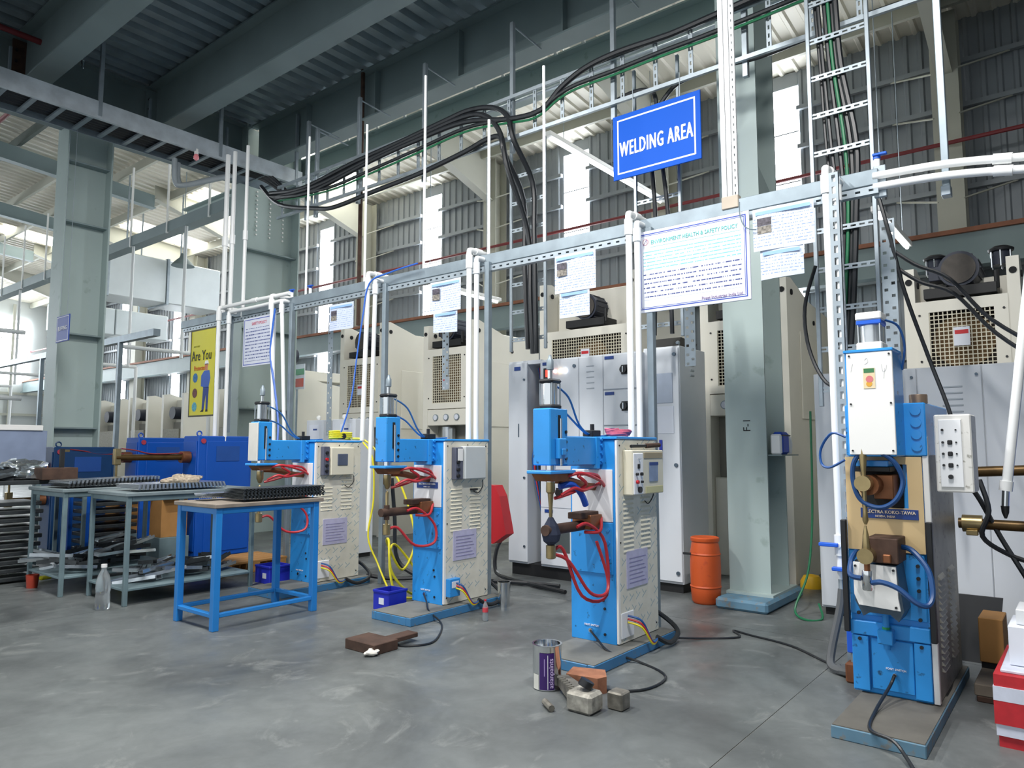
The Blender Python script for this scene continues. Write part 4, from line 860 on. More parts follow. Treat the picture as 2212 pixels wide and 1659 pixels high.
for k in range(7):
    y = 8.98 + .07 * k; c = tube('tray_cable', cable_m, None, [(-1, y, 5.24), (1.5, y + .01, 5.23), (3.2, y - .01, 5.235), (5.0, y, 5.235), (5.6, y - .05 - .03 * k, 5.2), (5.75, y - .3 - .05 * k, 4.95)], .02 + .004 * (k % 2), 7)
    tag(c, 'black power cable lying along the galvanised cable tray', 'cable', 'power cables on the cable tray')
# cable ladder on edge, along the row
t = thing('cable_ladder', 'long cable ladder set on edge above the service frame', 'cable ladder', (5.5, 5, 4.4))
MB().box(5.49, 5.52, .6, 8.5, 4.42, 4.455).build('side_rail', steel, t); MB().box(5.49, 5.52, .6, 8.5, 4.85, 4.885).build('side_rail', steel, t)
rg = slotted('rung', steel, t, (5.5, .82, 4.45), (0, 0, 1), (0, -1, 0), (.01, 0, 0), .41, .04, 6, .035, .014)
for k in range(1, 24): share(rg, 'rung', t, (0, .33 * k, 0))
for k, (y, z1) in enumerate(((7.9, 5.66), (7.7, 5.5), (6.85, 5.66), (5.7, 5.7), (4.42, 5.7), (3.23, 5.7), (2.0, 5.7))):
    MB().box(5.53, 5.575, y - .022, y + .022, 4.3, z1, .003).build('hanger', steel, t); MB().cyl((5.55, y, z1 - .03), (6.05, y, z1 - .06), .01, 6).build('hanger_arm', steel_d, t)
# vertical ladders down to the cabinets
def vladder(label, x, y0, y1, z0, z1, pitch=.29):
    t = thing('cable_ladder', label, 'cable ladder', (x, (y0 + y1) / 2, z0))
    MB().box(x, x + .03, y0 - .014, y0 + .014, z0, z1, .003).build('side_rail', steel, t); MB().box(x, x + .03, y1 - .014, y1 + .014, z0, z1, .003).build('side_rail', steel, t)
    n = int((z1 - z0) / pitch); src = slotted('rung', steel, t, (x + .01, y1, z0 + .1), (0, -1, 0), (0, 0, 1), (.012, 0, 0), y1 - y0, .04, 7, .035, .013)
    for k in range(1, n): share(src, 'rung', t, (0, 0, pitch * k))
    return t
vladder('upright cable ladder carrying black cables down to the grey cabinet with the red display', 5.78, 4.19, 4.63, 2.3, 4.5)
vladder('upright cable ladder behind the welding area sign and policy board', 5.78, 2.71, 3.15, 2.28, 4.85)
vladder('tallest upright cable ladder, behind the nearest machine', 5.4, 1.07, 1.475, 1.6, 5.2)
CB = {'c1': [(8.6, 4.8), (7.85, 4.7), (6.82, 4.78), (5.92, 4.82), (5.26, 4.86), (4.92, 4.87), (4.6, 4.8), (4.4, 4.64), (4.32, 4.37), (4.3, 4.02), (4.28, 3.51), (4.27, 2.91), (4.26, 2.25)],
 'c2': [(8.6, 4.75), (7.75, 4.61), (6.48, 4.72), (5.69, 4.76), (4.99, 4.76), (4.36, 4.61), (3.98, 4.59), (3.74, 4.74), (3.47, 4.84), (3.13, 4.87), (2.71, 4.85), (2.46, 4.85), (1.5, 4.9), (.6, 4.95)],
 'c3': [(8.55, 4.7), (7.36, 4.58), (6.47, 4.61), (5.69, 4.65), (4.99, 4.69), (4.48, 4.63), (4.07, 4.57), (3.79, 4.67), (3.58, 4.71), (3.18, 4.71), (2.72, 4.72), (2.21, 4.72), (1.4, 4.75), (.6, 4.8)],
 'c4': [(8.83, 4.95), (8.37, 4.59), (7.54, 4.36), (7.16, 4.3), (6.46, 4.33), (5.68, 4.36), (4.99, 4.43), (4.7, 4.48), (4.5, 4.46), (4.44, 4.26), (4.42, 3.86), (4.4, 3.12), (4.36, 2.3)],
 'c5': [(8.5, 4.72), (7.6, 4.66), (6.6, 4.74), (5.7, 4.8), (5.0, 4.82), (4.7, 4.74), (4.5, 4.5), (4.4, 4.1), (4.36, 3.5), (4.33, 2.8), (4.3, 2.25)],
 'c6': [(3.33, 4.48), (3.08, 4.53), (2.9, 4.5), (2.83, 4.39), (2.82, 4.1), (2.8, 3.4), (2.78, 2.3)],
 'c7': [(2.95, 2.3), (2.92, 3.3), (2.88, 4.1), (2.7, 4.42), (2.46, 4.49), (2.14, 4.48), (1.84, 4.46), (1.2, 4.5), (.6, 4.5)]}
CL = {'c1': 'black cable arching highest off the ladder and dropping to the grey cabinet', 'c2': 'thick black cable rising in a hump along the cable ladder to the top right', 'c3': 'black cable following just under the thick hump cable', 'c4': 'black cable sagging lowest under the cable ladder', 'c5': 'black cable dropping between the other drops to the grey cabinet', 'c6': 'black cable bending down behind the welding area sign', 'c7': 'black cable climbing from behind the policy board to the ladder'}
for k, pts in CB.items():
    x = {'c6': 5.6, 'c7': 5.6}.get(k, 5.45); n = len(pts)
    P3 = []
    for i, (y, z) in enumerate(pts):
        xx = x
        if z < 4.1: xx = 5.73
        P3.append((xx, y, z))
    tag(tube('ladder_cable', cable_m, None, P3, .028 if k in ('c1', 'c2', 'c4', 'c5') else .02, 8), CL[k], 'cable', 'cables on the ladders')
    if k == 'c3': tag(tube('green_cable', cable_g, None, [(a + .01, b, c - .035) for a, b, c in P3], .012, 6), 'green earth cable clipped along the black ladder cables', 'cable')
for k, (dx, yy, cc) in enumerate(((.08, 1.28, cable_m), (.1, 1.31, cable_m), (.07, 1.33, cable_g), (.09, 1.36, cable_m), (.08, 1.4, cable_m), (.11, 1.43, cable_m))):
    c = tube('ladder_cable', cc, None, [(5.36 + dx, yy + .02, 5.2), (5.36 + dx, yy, 4.6), (5.37 + dx, yy - .02, 4.1), (5.37 + dx, yy - .1 + .012 * k, 3.5), (5.37 + dx, yy - .08, 3.0), (5.37 + dx, yy - .04, 2.4), (5.38 + dx, yy, 2.0)], .012 if cc is cable_g else .022 - .002 * k, 7)
    tag(c, 'green cable in the bundle on the tallest upright ladder' if cc is cable_g else 'black cable in the bundle hanging down the tallest upright ladder', 'cable', 'cable bundle on the tallest ladder')
for k, (pts, l) in enumerate((([(5.5, 1.06, 2.75), (5.5, .86, 2.56), (5.5, .66, 2.43), (5.5, .44, 2.13), (5.5, .1, 1.85)], 'upper black cable slanting across the guard grille of the nearest press'), ([(5.52, 1.04, 2.62), (5.52, .84, 2.44), (5.52, .64, 2.33), (5.52, .42, 2.04), (5.52, .1, 1.75)], 'lower black cable slanting across the guard grille of the nearest press'), ([(5.3, 1.02, 3.0), (5.3, .96, 2.7), (5.35, .9, 2.34), (5.5, .8, 1.9), (5.5, .69, 1.5), (5.5, .66, 1.2)], 'black cable falling from the frame end past the grille to the white control box'), ([(5.3, 1.45, 2.6), (5.25, 1.52, 2.3), (5.25, 1.5, 2.0), (5.2, 1.38, 1.75), (5.1, 1.2, 1.7)], 'black cable looping out beside the white valve pipes'))):
    tag(tube('slack_cable', cable_m, None, pts, .013, 7), l, 'cable')
# brown rod, red pipe, pink bulb
tag(MB().cyl((6.0, 7.35, 2.9), (6.0, 7.35, 6.4), .028, 8).build('drop_pipe', rust, None, True), 'rusty brown vertical pipe dropping from the deck in front of the wall', 'pipe')
t = thing('sprinkler_pipe', 'dark red sprinkler pipe under the deck with a nozzle at its end', 'pipe', (3, 9.5, 6.1)); tube('pipe', red_d, t, [(0, 9.5, 6.13), (3.33, 9.5, 6.13)], .035, 10); MB().lathe((3.36, 9.5, 6.05), [(.012, -.05), (.02, -.03), (.016, 0), (.03, .05)], 10).build('nozzle', chrome, t, True)
tag(MB().cyl((3.2, 10.5, 6.0), (3.2, 24, 6.0), .03, 8).build('sprinkler_main', red_d, None, True), 'dark red pipe running away under the roof left of the tall pillar', 'pipe')
t = thing('pipe_bend', 'grey plastic pipe bending under the cable tray near the risers', 'pipe', (4.8, 9.3, 4.8)); gp_ = mat('grey_pvc', '#9aa3a8', .4); tube('pipe', gp_, t, [(4.45, 9.3, 5.15), (4.47, 9.3, 4.85), (4.55, 9.25, 4.8), (4.95, 9.2, 5.0), (5.2, 9.2, 5.12)], .035, 10); tube('pipe', gp_, t, [(4.55, 9.4, 5.15), (4.57, 9.4, 4.9), (4.66, 9.35, 4.86), (5.0, 9.3, 5.02), (5.2, 9.3, 5.12)], .03, 10)
t = thing('light_bulb', 'pink bulb hanging from a white holder under the cable tray', 'bulb', (4.54, 8.9, 5.1)); MB().lathe((4.54, 8.9, 5.05), [(.01, 0), (.032, .02), (.036, .05), (.02, .085)], 14).build('bulb', mat('pink_glass', '#ef8f96', .3), t, True); MB().cyl((4.54, 8.9, 5.13), (4.54, 8.9, 5.2), .026, 12).build('holder', white_p, t, True)
# strip light / tray crossing toward the wall
t = thing('strip_light', 'long white strip light fitting hung crosswise behind the welding area sign', 'lamp', (9.3, 5.45, 5.5)); MB().box(7.6, 11, 5.4, 5.52, 5.5, 5.56, .005).build('fitting', white_p, t); MB().cyl((7.7, 5.46, 5.48), (10.9, 5.46, 5.48), .02, 8).build('tube', tube_lamp, t)
for x in (8, 9.3, 10.6): cyl('hanging_rod', steel, t, (x, 5.46, 5.56), (x, 5.46, roof_z(x) - .05), .006, 6)
t = thing('strip_light', 'white strip light fitting behind the photo sheets, over the presses', 'lamp', (7.4, 6.6, 3.95)); MB().box(6.6, 8.4, 6.9, 7.0, 3.55, 3.6, .005).build('fitting', white_p, t); MB().cyl((6.65, 6.95, 3.535), (8.35, 6.95, 3.535), .018, 8).build('tube', tube_lamp, t)
for x in (6.9, 8.1): cyl('hanging_rod', steel, t, (x, 6.95, 3.6), (x, 6.95, 5.75), .005, 6)
# ================================================================ ELECTRICAL CABINETS
def lock(parent, x, y, z, r=.018): MB().cyl((x, y, z), (x - .012, y, z), r, 12).build('lock', mat('lock_grey', '#5d6b78', .3, .6), parent, True)
def slots(parent, x, y0, y1, z0, n, dz, h=.012, m=None):
    for i in range(n): MB().box(x - .004, x, y0, y1, z0 + i * dz, z0 + i * dz + h, .003).build('vent_slot', m or mat('vent_grey', '#a9b1b9', .5), parent)
t = thing('electrical_cabinet', 'wide grey electrical cabinet with a red display and rotary switches', 'cabinet', (6.2, 4.0, 0))
mb = MB(); mb.box(5.97, 6.5, 3.25, 4.38, .12, 2.21); mb.build('body', cab, t)
box('plinth', black, t, 6.0, 6.48, 3.27, 4.78, 0, .12, 0)
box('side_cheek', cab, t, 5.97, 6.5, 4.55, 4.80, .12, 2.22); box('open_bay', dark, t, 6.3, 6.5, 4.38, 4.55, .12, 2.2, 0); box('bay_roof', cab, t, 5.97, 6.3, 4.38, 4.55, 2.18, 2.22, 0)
dr = box('door', cab, t, 5.95, 5.968, 4.545, 4.795, .14, 2.2, .006); lock(dr, 5.95, 4.58, 2.02, .012); lock(dr, 5.95, 4.58, 1.0, .012); lock(dr, 5.95, 4.58, .3, .012); box('tag_plate', np_blue, dr, 5.944, 5.95, 4.63, 4.71, 2.12, 2.16, 0); box('grip', mat('lock_grey', '#5d6b78', .3, .6), dr, 5.943, 5.95, 4.65, 4.662, 1.42, 1.56)
d2 = box('door', cab, t, 5.95, 5.968, 3.905, 4.375, .14, 2.2, .006); lock(d2, 5.95, 3.95, 2.12)
box('display', blackp, d2, 5.944, 5.95, 4.24, 4.33, 2.0, 2.12); box('digits', red_lamp, d2, 5.942, 5.944, 4.26, 4.3, 2.03, 2.1, 0)
for y, m_ in ((4.18, mat('pink_lamp', '#ffb0a0', .4, 0, 0, 2, emit=3)), (4.12, amber_lamp), (4.06, white_lamp)): MB().cyl((5.95, y, 2.08), (5.935, y, 2.08), .018, 12).build('pilot_lamp', m_, d2, True)
box('tag_plate', np_blue, d2, 5.944, 5.95, 4.27, 4.34, 2.15, 2.18, 0); MB().prism([(4.02, .28), (4.25, .28), (4.27, .3), (4.27, .52), (4.25, .54), (4.02, .54)], 'x', 5.944, 5.95).build('cable_plate', mat('opening_grey', '#4b5354', .6), d2)
for z in (1.15, .82):
    k = box('switch_plate', blackp, d2, 5.94, 5.95, 4.1, 4.18, z, z + .09); MB().cyl((5.94, 4.14, z + .045), (5.915, 4.14, z + .045), .033, 14).build('rotary_knob', blackp, k, True)
for z in (1.33, 1.0, .66): box('tag_plate', np_blue, d2, 5.944, 5.95, 4.22, 4.32, z, z + .03, 0); box('seam', mat('vent_grey', '#a9b1b9', .5), d2, 5.947, 5.95, 3.91, 4.37, z + .05, z + .056, 0)
d3 = box('door', cab, t, 5.95, 5.968, 3.625, 3.9, .14, 2.2, .006); slots(d3, 5.95, 3.72, 3.81, 1.88, 5, .055)
for i in range(6):
    z1 = 2.2 - .345 * i; d = box('switch_drawer', cab, t, 5.95, 5.968, 3.255, 3.62, z1 - .335, z1, .006)
    box('tag_plate', np_blue, d, 5.944, 5.95, 3.5, 3.6, z1 - .045, z1 - .015, 0); k = box('switch_plate', blackp, d, 5.94, 5.95, 3.335, 3.42, z1 - .2, z1 - .11); MB().cyl((5.94, 3.385, z1 - .155), (5.915, 3.385, z1 - .155), .036, 14).build('rotary_knob', chrome if i == 9 else blackp, k, True); box('knob_bar', alu, k, 5.908, 5.915, 3.378, 3.392, z1 - .185, z1 - .125)
for i in range(5): tube('bay_cable', [cable_m, blue_h, cable_m, red_h, blue_h][i], t, [(6.1, 4.42 + .02 * i, 2.15), (6.05 + .02 * i, 4.45, 1.7), (6.02, 4.44 + .02 * i, 1.2), (6.1, 4.46, .6), (6.1, 4.47, .2)], .014, 6)
t = thing('electrical_cabinet', 'tall narrow grey cabinet with a window pane, next to the orange drum', 'cabinet', (6.35, 3.08, 0))
box('body', cab, t, 6.115, 6.68, 2.9, 3.27, .08, 2.25, .004); box('plinth', black, t, 6.14, 6.66, 2.92, 3.25, 0, .08, 0)
d = box('door', cab, t, 6.098, 6.115, 2.905, 3.265, .1, 2.235, .006); lock(d, 6.098, 2.945, 2.17); lock(d, 6.098, 2.945, 1.15); lock(d, 6.098, 2.945, .18)
box('window_pane', mat('smoked_pane', '#aab5c6', .15), d, 6.092, 6.098, 2.965, 3.17, 1.72, 2.0); pp = box('taped_sheet', paper, d, 6.093, 6.098, 2.96, 3.16, 1.44, 1.69, 0); box('tag_strip', mat('tag_blue', '#2c3fb0', .5), d, 6.092, 6.098, 3.08, 3.11, 1.18, 1.38, 0)
slots(t, 6.098, 0, 0.0001, 0, 0, 1)
for i in range(5): MB().box(6.33, 6.42, 2.893, 2.9, 1.98 + .05 * i, 2.0 + .05 * i, .003).build('vent_slot', mat('vent_grey', '#a9b1b9', .5), t)
MB().prism([(6.12, 2.252), (6.5, 2.252), (6.55, 2.31), (6.2, 2.34)], 'y', 2.92, 3.2).build('top_lid', blackp, t); MB().lathe((6.15, 2.93, 2.28), [(.006, -.03), (.02, -.01), (.02, .01), (.006, .02)], 10).build('lifting_eye', steel, t, True)
t = thing('electrical_cabinet', 'long row of grey cabinet doors behind the nearest machine', 'cabinet', (6.3, .7, 0))
box('body', cab, t, 6.07, 6.6, -.8, 1.71, .06, 1.9, .004); box('plinth', black, t, 6.1, 6.58, -.78, 1.69, 0, .06, 0)
for k, (a, b) in enumerate(((1.42, 1.705), (.972, 1.415), (.562, .967), (.1, .557), (-.35, .095), (-.79, -.355))):
    d = box('door', cab, t, 6.05, 6.068, a, b, .075, 1.895, .005)
    if k == 2: slots(d, 6.05, .68, .81, 1.56, 5, .045); MB().cyl((6.05, .9, .62), (6.02, .9, .62), .035, 14).build('red_knob', red_p, d, True)
    lock(d, 6.05, a + .03, 1.83, .01)

# ================================================================ PRESSES
def press(label, y0, y1, zt, x0=7.2, gz0=1.9, gz1=2.62, motor='cyl', depth=1.5, far=False):
    yc = (y0 + y1) / 2; t = thing('power_press', label, 'press', (x0, yc, 0))
    for y in (y0, y1 - .09):
        pl = MB().prism([(x0 - .02, 0), (x0 - .02, zt), (x0 + .12, zt + .02), (x0 + .7, zt - .14), (x0 + depth, zt - .22), (x0 + depth, 0)], 'y', y, y + .09).build('side_frame', cream_p, t)
        if not far:
            MB().cyl((x0 + .12, y - .001, zt - .13), (x0 + .12, y - .012, zt - .13), .03, 14).build('bore', dark, pl, True); MB().cyl((x0 + .85, y - .001, zt - .35), (x0 + .85, y - .012, zt - .35), .025, 14).build('bore', dark, pl, True)
            MB().cyl((x0 - .021, y + .045, zt - .12), (x0 - .03, y + .045, zt - .12), .028, 14).build('bore', dark, pl, True)
            box('cover_plate', cream_p, pl, x0 + .35, x0 + .8, y - .012, y, 1.6, 2.5, .008)
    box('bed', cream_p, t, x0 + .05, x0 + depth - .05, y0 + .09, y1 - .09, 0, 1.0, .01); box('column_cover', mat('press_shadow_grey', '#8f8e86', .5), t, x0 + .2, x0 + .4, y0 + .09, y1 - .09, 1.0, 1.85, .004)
    if far:
        box('guard', mat('guard_far', '#8d8a7c', .6, 0, .2, 30), t, x0 - .03, x0 + .02, y0 + .14, y1 - .14, gz0, gz1, .004)
    else:
        w = y1 - y0 - .18; ga, gb = y0 + .09, y1 - .09
        mb = MB().slab((x0 - .03, gb, gz0 - .05), (0, -1, 0), (0, 0, 1), (.02, 0, 0), [0, .1, w - .1, w], [0, .08, gz1 - gz0 + .02, gz1 - gz0 + .12], lambda i, j: not (i == 1 and j == 1))
        g = mb.build('guard_frame', cream_p, t)
        nu = max(6, int((w - .2) / .034)); nv = max(6, int((gz1 - gz0 - .06) / .034)); pu, pv = (w - .2) / nu, (gz1 - gz0 - .06) / nv
        ub = sorted([i * pu for i in range(nu + 1)] + [i * pu + .008 for i in range(nu)]); vb = sorted([i * pv for i in range(nv + 1)] + [i * pv + .008 for i in range(nv)])
        MB().slab((x0 - .022, gb - .1, gz0 + .03), (0, -1, 0), (0, 0, 1), (.006, 0, 0), ub, vb, lambda i, j: i % 2 == 0 or j % 2 == 0).build('wire_mesh', gridc, g)
        box('flywheel_cavity', mat('cavity_dark', '#2c2620', .8), g, x0 + .12, x0 + .2, ga, gb, gz0, gz1, 0)
        MB().cyl((x0 + .1, yc, (gz0 + gz1) / 2), (x0 + .2, yc, (gz0 + gz1) / 2), (gz1 - gz0) * .42, 24).build('flywheel', mat('flywheel_rust', '#7a5f3c', .6, .3, .2, 8), g, True)
        wl = box('warning_label', paper, g, x0 - .036, x0 - .031, yc - .06, yc + .06, gz0 + .22, gz0 + .38, 0); box('warning_band', red_p, wl, x0 - .0375, x0 - .036, yc - .05, yc + .05, gz0 + .32, gz0 + .355, 0)
        for y in (ga + .03, gb - .03):
            for z in (gz0 + .1, gz1 - .05): MB().cyl((x0 - .03, y, z), (x0 - .038, y, z), .01, 8).build('bolt', blackp, g)
        gp = box('gauge_panel', cream_p, t, x0 - .02, x0 + .2, ga, gb, gz0 - .28, gz0 - .06, .005)
        for k in (-.2, 0, .2): gg = MB().cyl((x0 - .02, yc + k, gz0 - .17), (x0 - .04, yc + k, gz0 - .17), .045, 16).build('gauge', steel_d, gp, True); MB().cyl((x0 - .04, yc + k, gz0 - .17), (x0 - .042, yc + k, gz0 - .17), .036, 16).build('dial', paper, gg)
        cyl('slide_guide', alu, t, (x0 + .12, yc + .1, .4), (x0 + .12, yc + .1, gz0 - .3), .09, 16)
        box('guide_cover', alu, t, x0 + .03, x0 + .1, yc - .06, yc, .5, gz0 - .32)
    box('crown', cream_p, t, x0 + .25, x0 + depth - .1, y0 + .09, y1 - .09, gz1 + .05, zt - .1, .01)
    mz = gz1 + .33
    mo = MB().cyl((x0 - .02, yc, mz), (x0 + .4, yc, mz), .155 if not far else .13, 24).build('motor', navy, t, True)
    if not far:
        MB().cyl((x0 - .035, yc, mz), (x0 - .02, yc, mz), .13, 24).build('fan_cowl', mat('cowl_brown', '#4a4540', .6, .2, .2, 20), mo, True)
        for k in range(14):
            a = 2 * math.pi * k / 14; MB().box(x0 + .02, x0 + .38, yc + .157 * math.cos(a) - .006, yc + .157 * math.cos(a) + .006, mz + .157 * math.sin(a) - .006, mz + .157 * math.sin(a) + .006).build('cooling_fin', navy, mo)
        box('terminal_box', navy, mo, x0 + .05, x0 + .22, yc + .13, yc + .24, mz - .07, mz + .06, .006)
        box('motor_bracket', black, t, x0 - .04, x0 + .45, yc - .27, yc + .27, mz - .24, mz - .15, .004); cyl('adjuster_bolt', black, t, (x0, yc - .27, mz - .2), (x0, yc - .27, mz - .05), .02, 8)
    return t
press('cream press with two glass-sided caps and a big motor behind the nearest machine', .36, 1.22, 2.9, gz0=1.96, gz1=2.52)
press('cream press behind the grey-green column, its slanted side frame showing', 2.25, 3.16, 3.0, gz0=1.92, gz1=2.56)
press('cream press with uprights rising above the cabinet with the red display', 3.93, 5.28, 3.34, gz0=2.1, gz1=2.66)
press('cream press with a guard grille behind the second spot welder', 6.42, 7.34, 3.04)
press('cream press with a guard grille behind the white pipe pair and hose coil', 8.2, 9.22, 3.2)
press('pale press half hidden behind the wide column, next beyond the hose coil', 10.6, 11.5, 2.6, far=True)
for k, (a, b) in enumerate(((12.0, 12.9), (14.17, 15.1), (15.7, 16.66), (17.2, 18.3), (19.2, 20.2))):
    press(['distant cream press hidden mostly by the yellow banner', 'distant cream press just beside the yellow banner', 'middle distant cream press above the blue welder boxes', 'distant pale press beside the tall pillar', 'farthest pale press, behind the tall pillar'][k], a, b, 2.42, far=True, gz0=1.1, gz1=1.7)
for k, y in enumerate((1.0, .5)):
    c = thing('press_cap', ['glass-sided black cap on the nearest press, next to the slotted drop', 'glass-sided black cap on the nearest press, at the picture edge'][k], 'cap', (7.5, y, 2.9)); MB().cyl((7.5, y, 2.9), (7.5, y, 3.02), .07, 12).build('body', navy, c, True); MB().lathe((7.5, y, 3.02), [(.095, 0), (.1, .02), (.06, .045)], 14).build('lid', blackp, c, True)
    for a in range(6): cyl('stud', chrome, c, (7.5 + .08 * math.cos(a * 1.047), y + .08 * math.sin(a * 1.047), 2.88), (7.5 + .08 * math.cos(a * 1.047), y + .08 * math.sin(a * 1.047), 3.02), .008, 6)
# grey box panels behind first welder
for k, (y0, y1, l) in enumerate(((6.88, 7.32, 'low grey control panel with printed labels behind the yellow hose coil'), (7.5, 7.85, 'low grey control panel behind the air cylinder of the farthest spot welder'))):
    t = thing('control_panel', l, 'control panel', (5.7, y0, 0)); box('body', cab, t, 5.6, 5.9, y0, y1, .05, 1.66, .005); box('plinth', black, t, 5.62, 5.88, y0 + .02, y1 - .02, 0, .05, 0); lb = box('label_sheet', paper, t, 5.594, 5.6, y0 + .08, y0 + .28, 1.42, 1.6, 0); box('label_block', np_blue, lb, 5.592, 5.594, y0 + .12, y0 + .2, 1.53, 1.55, 0); MB().lathe((5.75, y1 - .05, 1.7), [(.008, -.04), (.03, -.01), (.03, .012), (.01, .03)], 10).build('lifting_eye', white_p, t, True)

# ================================================================ TABLES AND SHEET METAL WORK
def table(label, m, mtop, x0, x1, y0, y1, z, leg, shelf=None, rail=None):
    t = thing('work_table', label, 'table', ((x0 + x1) / 2, (y0 + y1) / 2, 0))
    for x in (x0, x1 - leg):
        for y in (y0, y1 - leg): box('leg', m, t, x, x + leg, y, y + leg, 0, z - .03, .003)
    box('apron', m, t, x0 + leg, x1 - leg, y0 + .004, y0 + leg - .004, z - .075, z - .03); box('apron', m, t, x0 + leg, x1 - leg, y1 - leg + .004, y1 - .004, z - .075, z - .03); box('apron', m, t, x0 + .004, x0 + leg - .004, y0 + leg, y1 - leg, z - .075, z - .03); box('apron', m, t, x1 - leg + .004, x1 - .004, y0 + leg, y1 - leg, z - .075, z - .03)
    box('table_top', mtop, t, x0 - .02, x1 + .03, y0 - .02, y1 + .02, z - .03, z, .004)
    if rail:
        for y in (y0, y1 - leg): box('foot_rail', m, t, x0 + leg, x1 - leg, y + .005, y + leg - .005, rail, rail + .03)
        box('foot_rail', m, t, x0 + .005, x0 + leg - .005, y0 + leg, y1 - leg, rail, rail + .03); box('foot_rail', m, t, x1 - leg + .005, x1 - .005, y0 + leg, y1 - leg, rail, rail + .03)
    if shelf: box('shelf', m, t, x0 + .004, x1 - .004, y0 + .004, y1 - .004, shelf - .02, shelf, .003)
    return t
top_w = mat('worn_table_top', '#8d8378', .6, .1, .2, 7)
table('bright blue steel work table with slim legs, in front of the farthest spot welder', blue_t, top_w, 2.77, 3.66, 4.93, 5.5, .9, .05, rail=.09)
table('grey steel work table with a lower shelf, next to the blue table', grey_t, mat('grey_top', '#7d8a8e', .5, .2, .15, 7), 2.74, 3.92, 6.28, 7.02, .93, .035, shelf=.14)
table('grey steel table with long panels on it, in front of the dark blue welder', grey_t, mat('grey_top', '#7d8a8e', .5, .2, .15, 7), 2.56, 3.65, 7.12, 7.92, .94, .035, shelf=.17)
sheet_m = mat('bright_sheet_steel', '#c8cfd4', .22, .9, .12, 14); dark_m = mat('dark_sheet_steel', '#34393c', .5, .3, .25, 18)
# comb strips: thin plate with a toothed edge
def comb(name, L_, w, n, th=.0035, m=sheet_m, lip=.02):
    mb = MB(); ub = [0]
    for i in range(n): ub += [(i + .55) * L_ / n, (i + 1) * L_ / n]
    mb.slab((0, 0, 0), (1, 0, 0), (0, 1, 0), (0, 0, th), ub, [0, lip, w], lambda i, j: j == 1 or i % 2 == 0)
    # turned-down teeth along the front edge
    for i in range(n): mb.box(i * L_ / n, (i + .5) * L_ / n, -.002, .002, -.007, .001)
    return mb
src = comb('c', .74, .3, 24, lip=.045).build('comb_strip', sheet_m, None); lightcomb = src.data; darkcomb = src.data.copy(); darkcomb.materials.clear(); darkcomb.materials.append(dark_m)
g = 'comb strips stacked on the blue table'
for k in range(9):
    o = src if k == 0 else src.copy()
    if k: COL.objects.link(o)
    o.location = (2.98 + .01 * random.random() + .003 * k, 4.93 + .02 * random.random() + .004 * k, .925 + .0085 * k); o.rotation_euler = (0, 0, .02 * (random.random() - .5))
    o.scale = (1, 1 - .02 * k, 1)
    if k < 6: o.data = darkcomb
    tag(o, 'toothed strip of sheet steel in the stack on the blue table', 'metal strip', g)
for k in range(6):
    o = src.copy(); COL.objects.link(o); o.location = (2.86, 5.35 - .02 * k, .925 + .006 * k); o.rotation_euler = (0, 0, -.3 + .08 * k); o.scale = (.5, .5, 1)
    o.data = lightcomb
    tag(o, 'short toothed steel strip lying loose at the corner of the blue table', 'metal strip', 'loose strips on the blue table')
for k in range(5):
    o = src.copy(); COL.objects.link(o); o.location = (2.84 + .006 * k, 6.32 + .01 * k, .955 + .0085 * k); o.rotation_euler = (0, 0, .01 * k); o.scale = (1.1, 1.4, 1)
    o.data = lightcomb
    tag(o, 'toothed steel panel in the low stack on the grey table', 'metal strip', 'panels on the grey table')
for k in range(6):
    o = src.copy(); COL.objects.link(o); o.location = (2.6 + .01 * k, 7.16 + .02 * k, .958 + .009 * k); o.rotation_euler = (.0, -.02, .12); o.scale = (1.2, 1.2, 1)
    o.data = lightcomb if k > 2 else darkcomb
    tag(o, 'long toothed steel panel in the sloping stack on the table by the dark blue welder', 'metal strip', 'sloping panels')
# crumpled rag
def blob(name, m, c, rx, ry, rz, seed, amp=.25, n=16, flat=True):
    rnd = random.Random(seed); mb = MB(); ph = [rnd.uniform(0, 6.28) for _ in range(9)]
    for i in range(n + 1):
        th = math.pi * i / n
        for k in range(2 * n):
            a = math.pi * k / n; r = 1 + amp * (math.sin(3 * a + ph[0] + 2 * th) * .5 + math.sin(5 * th + ph[1] + a) * .35 + math.sin(7 * a + ph[2] - 4 * th) * .3 + math.sin(11 * a + ph[3] + 9 * th) * .15)
            z = c[2] + rz * math.cos(th) * r
            if flat: z = max(z, c[2] - rz * .55)
            mb.v.append((c[0] + rx * math.sin(th) * math.cos(a) * r, c[1] + ry * math.sin(th) * math.sin(a) * r, z))
    for i in range(n):
        for k in range(2 * n): a = i * 2 * n + k; b = i * 2 * n + (k + 1) % (2 * n); mb.f.append((a, b, b + 2 * n, a + 2 * n))
    return mb.build(name, m, None, True)
t = blob('cotton_waste', mat('oily_cotton', '#a39684', .95, 0, .45, 40, bump=.6), (3.36, 6.6, 1.0), .17, .1, .055, 3, .3); tag(t, 'wad of oily cotton waste lying on the grey table', 'rag')
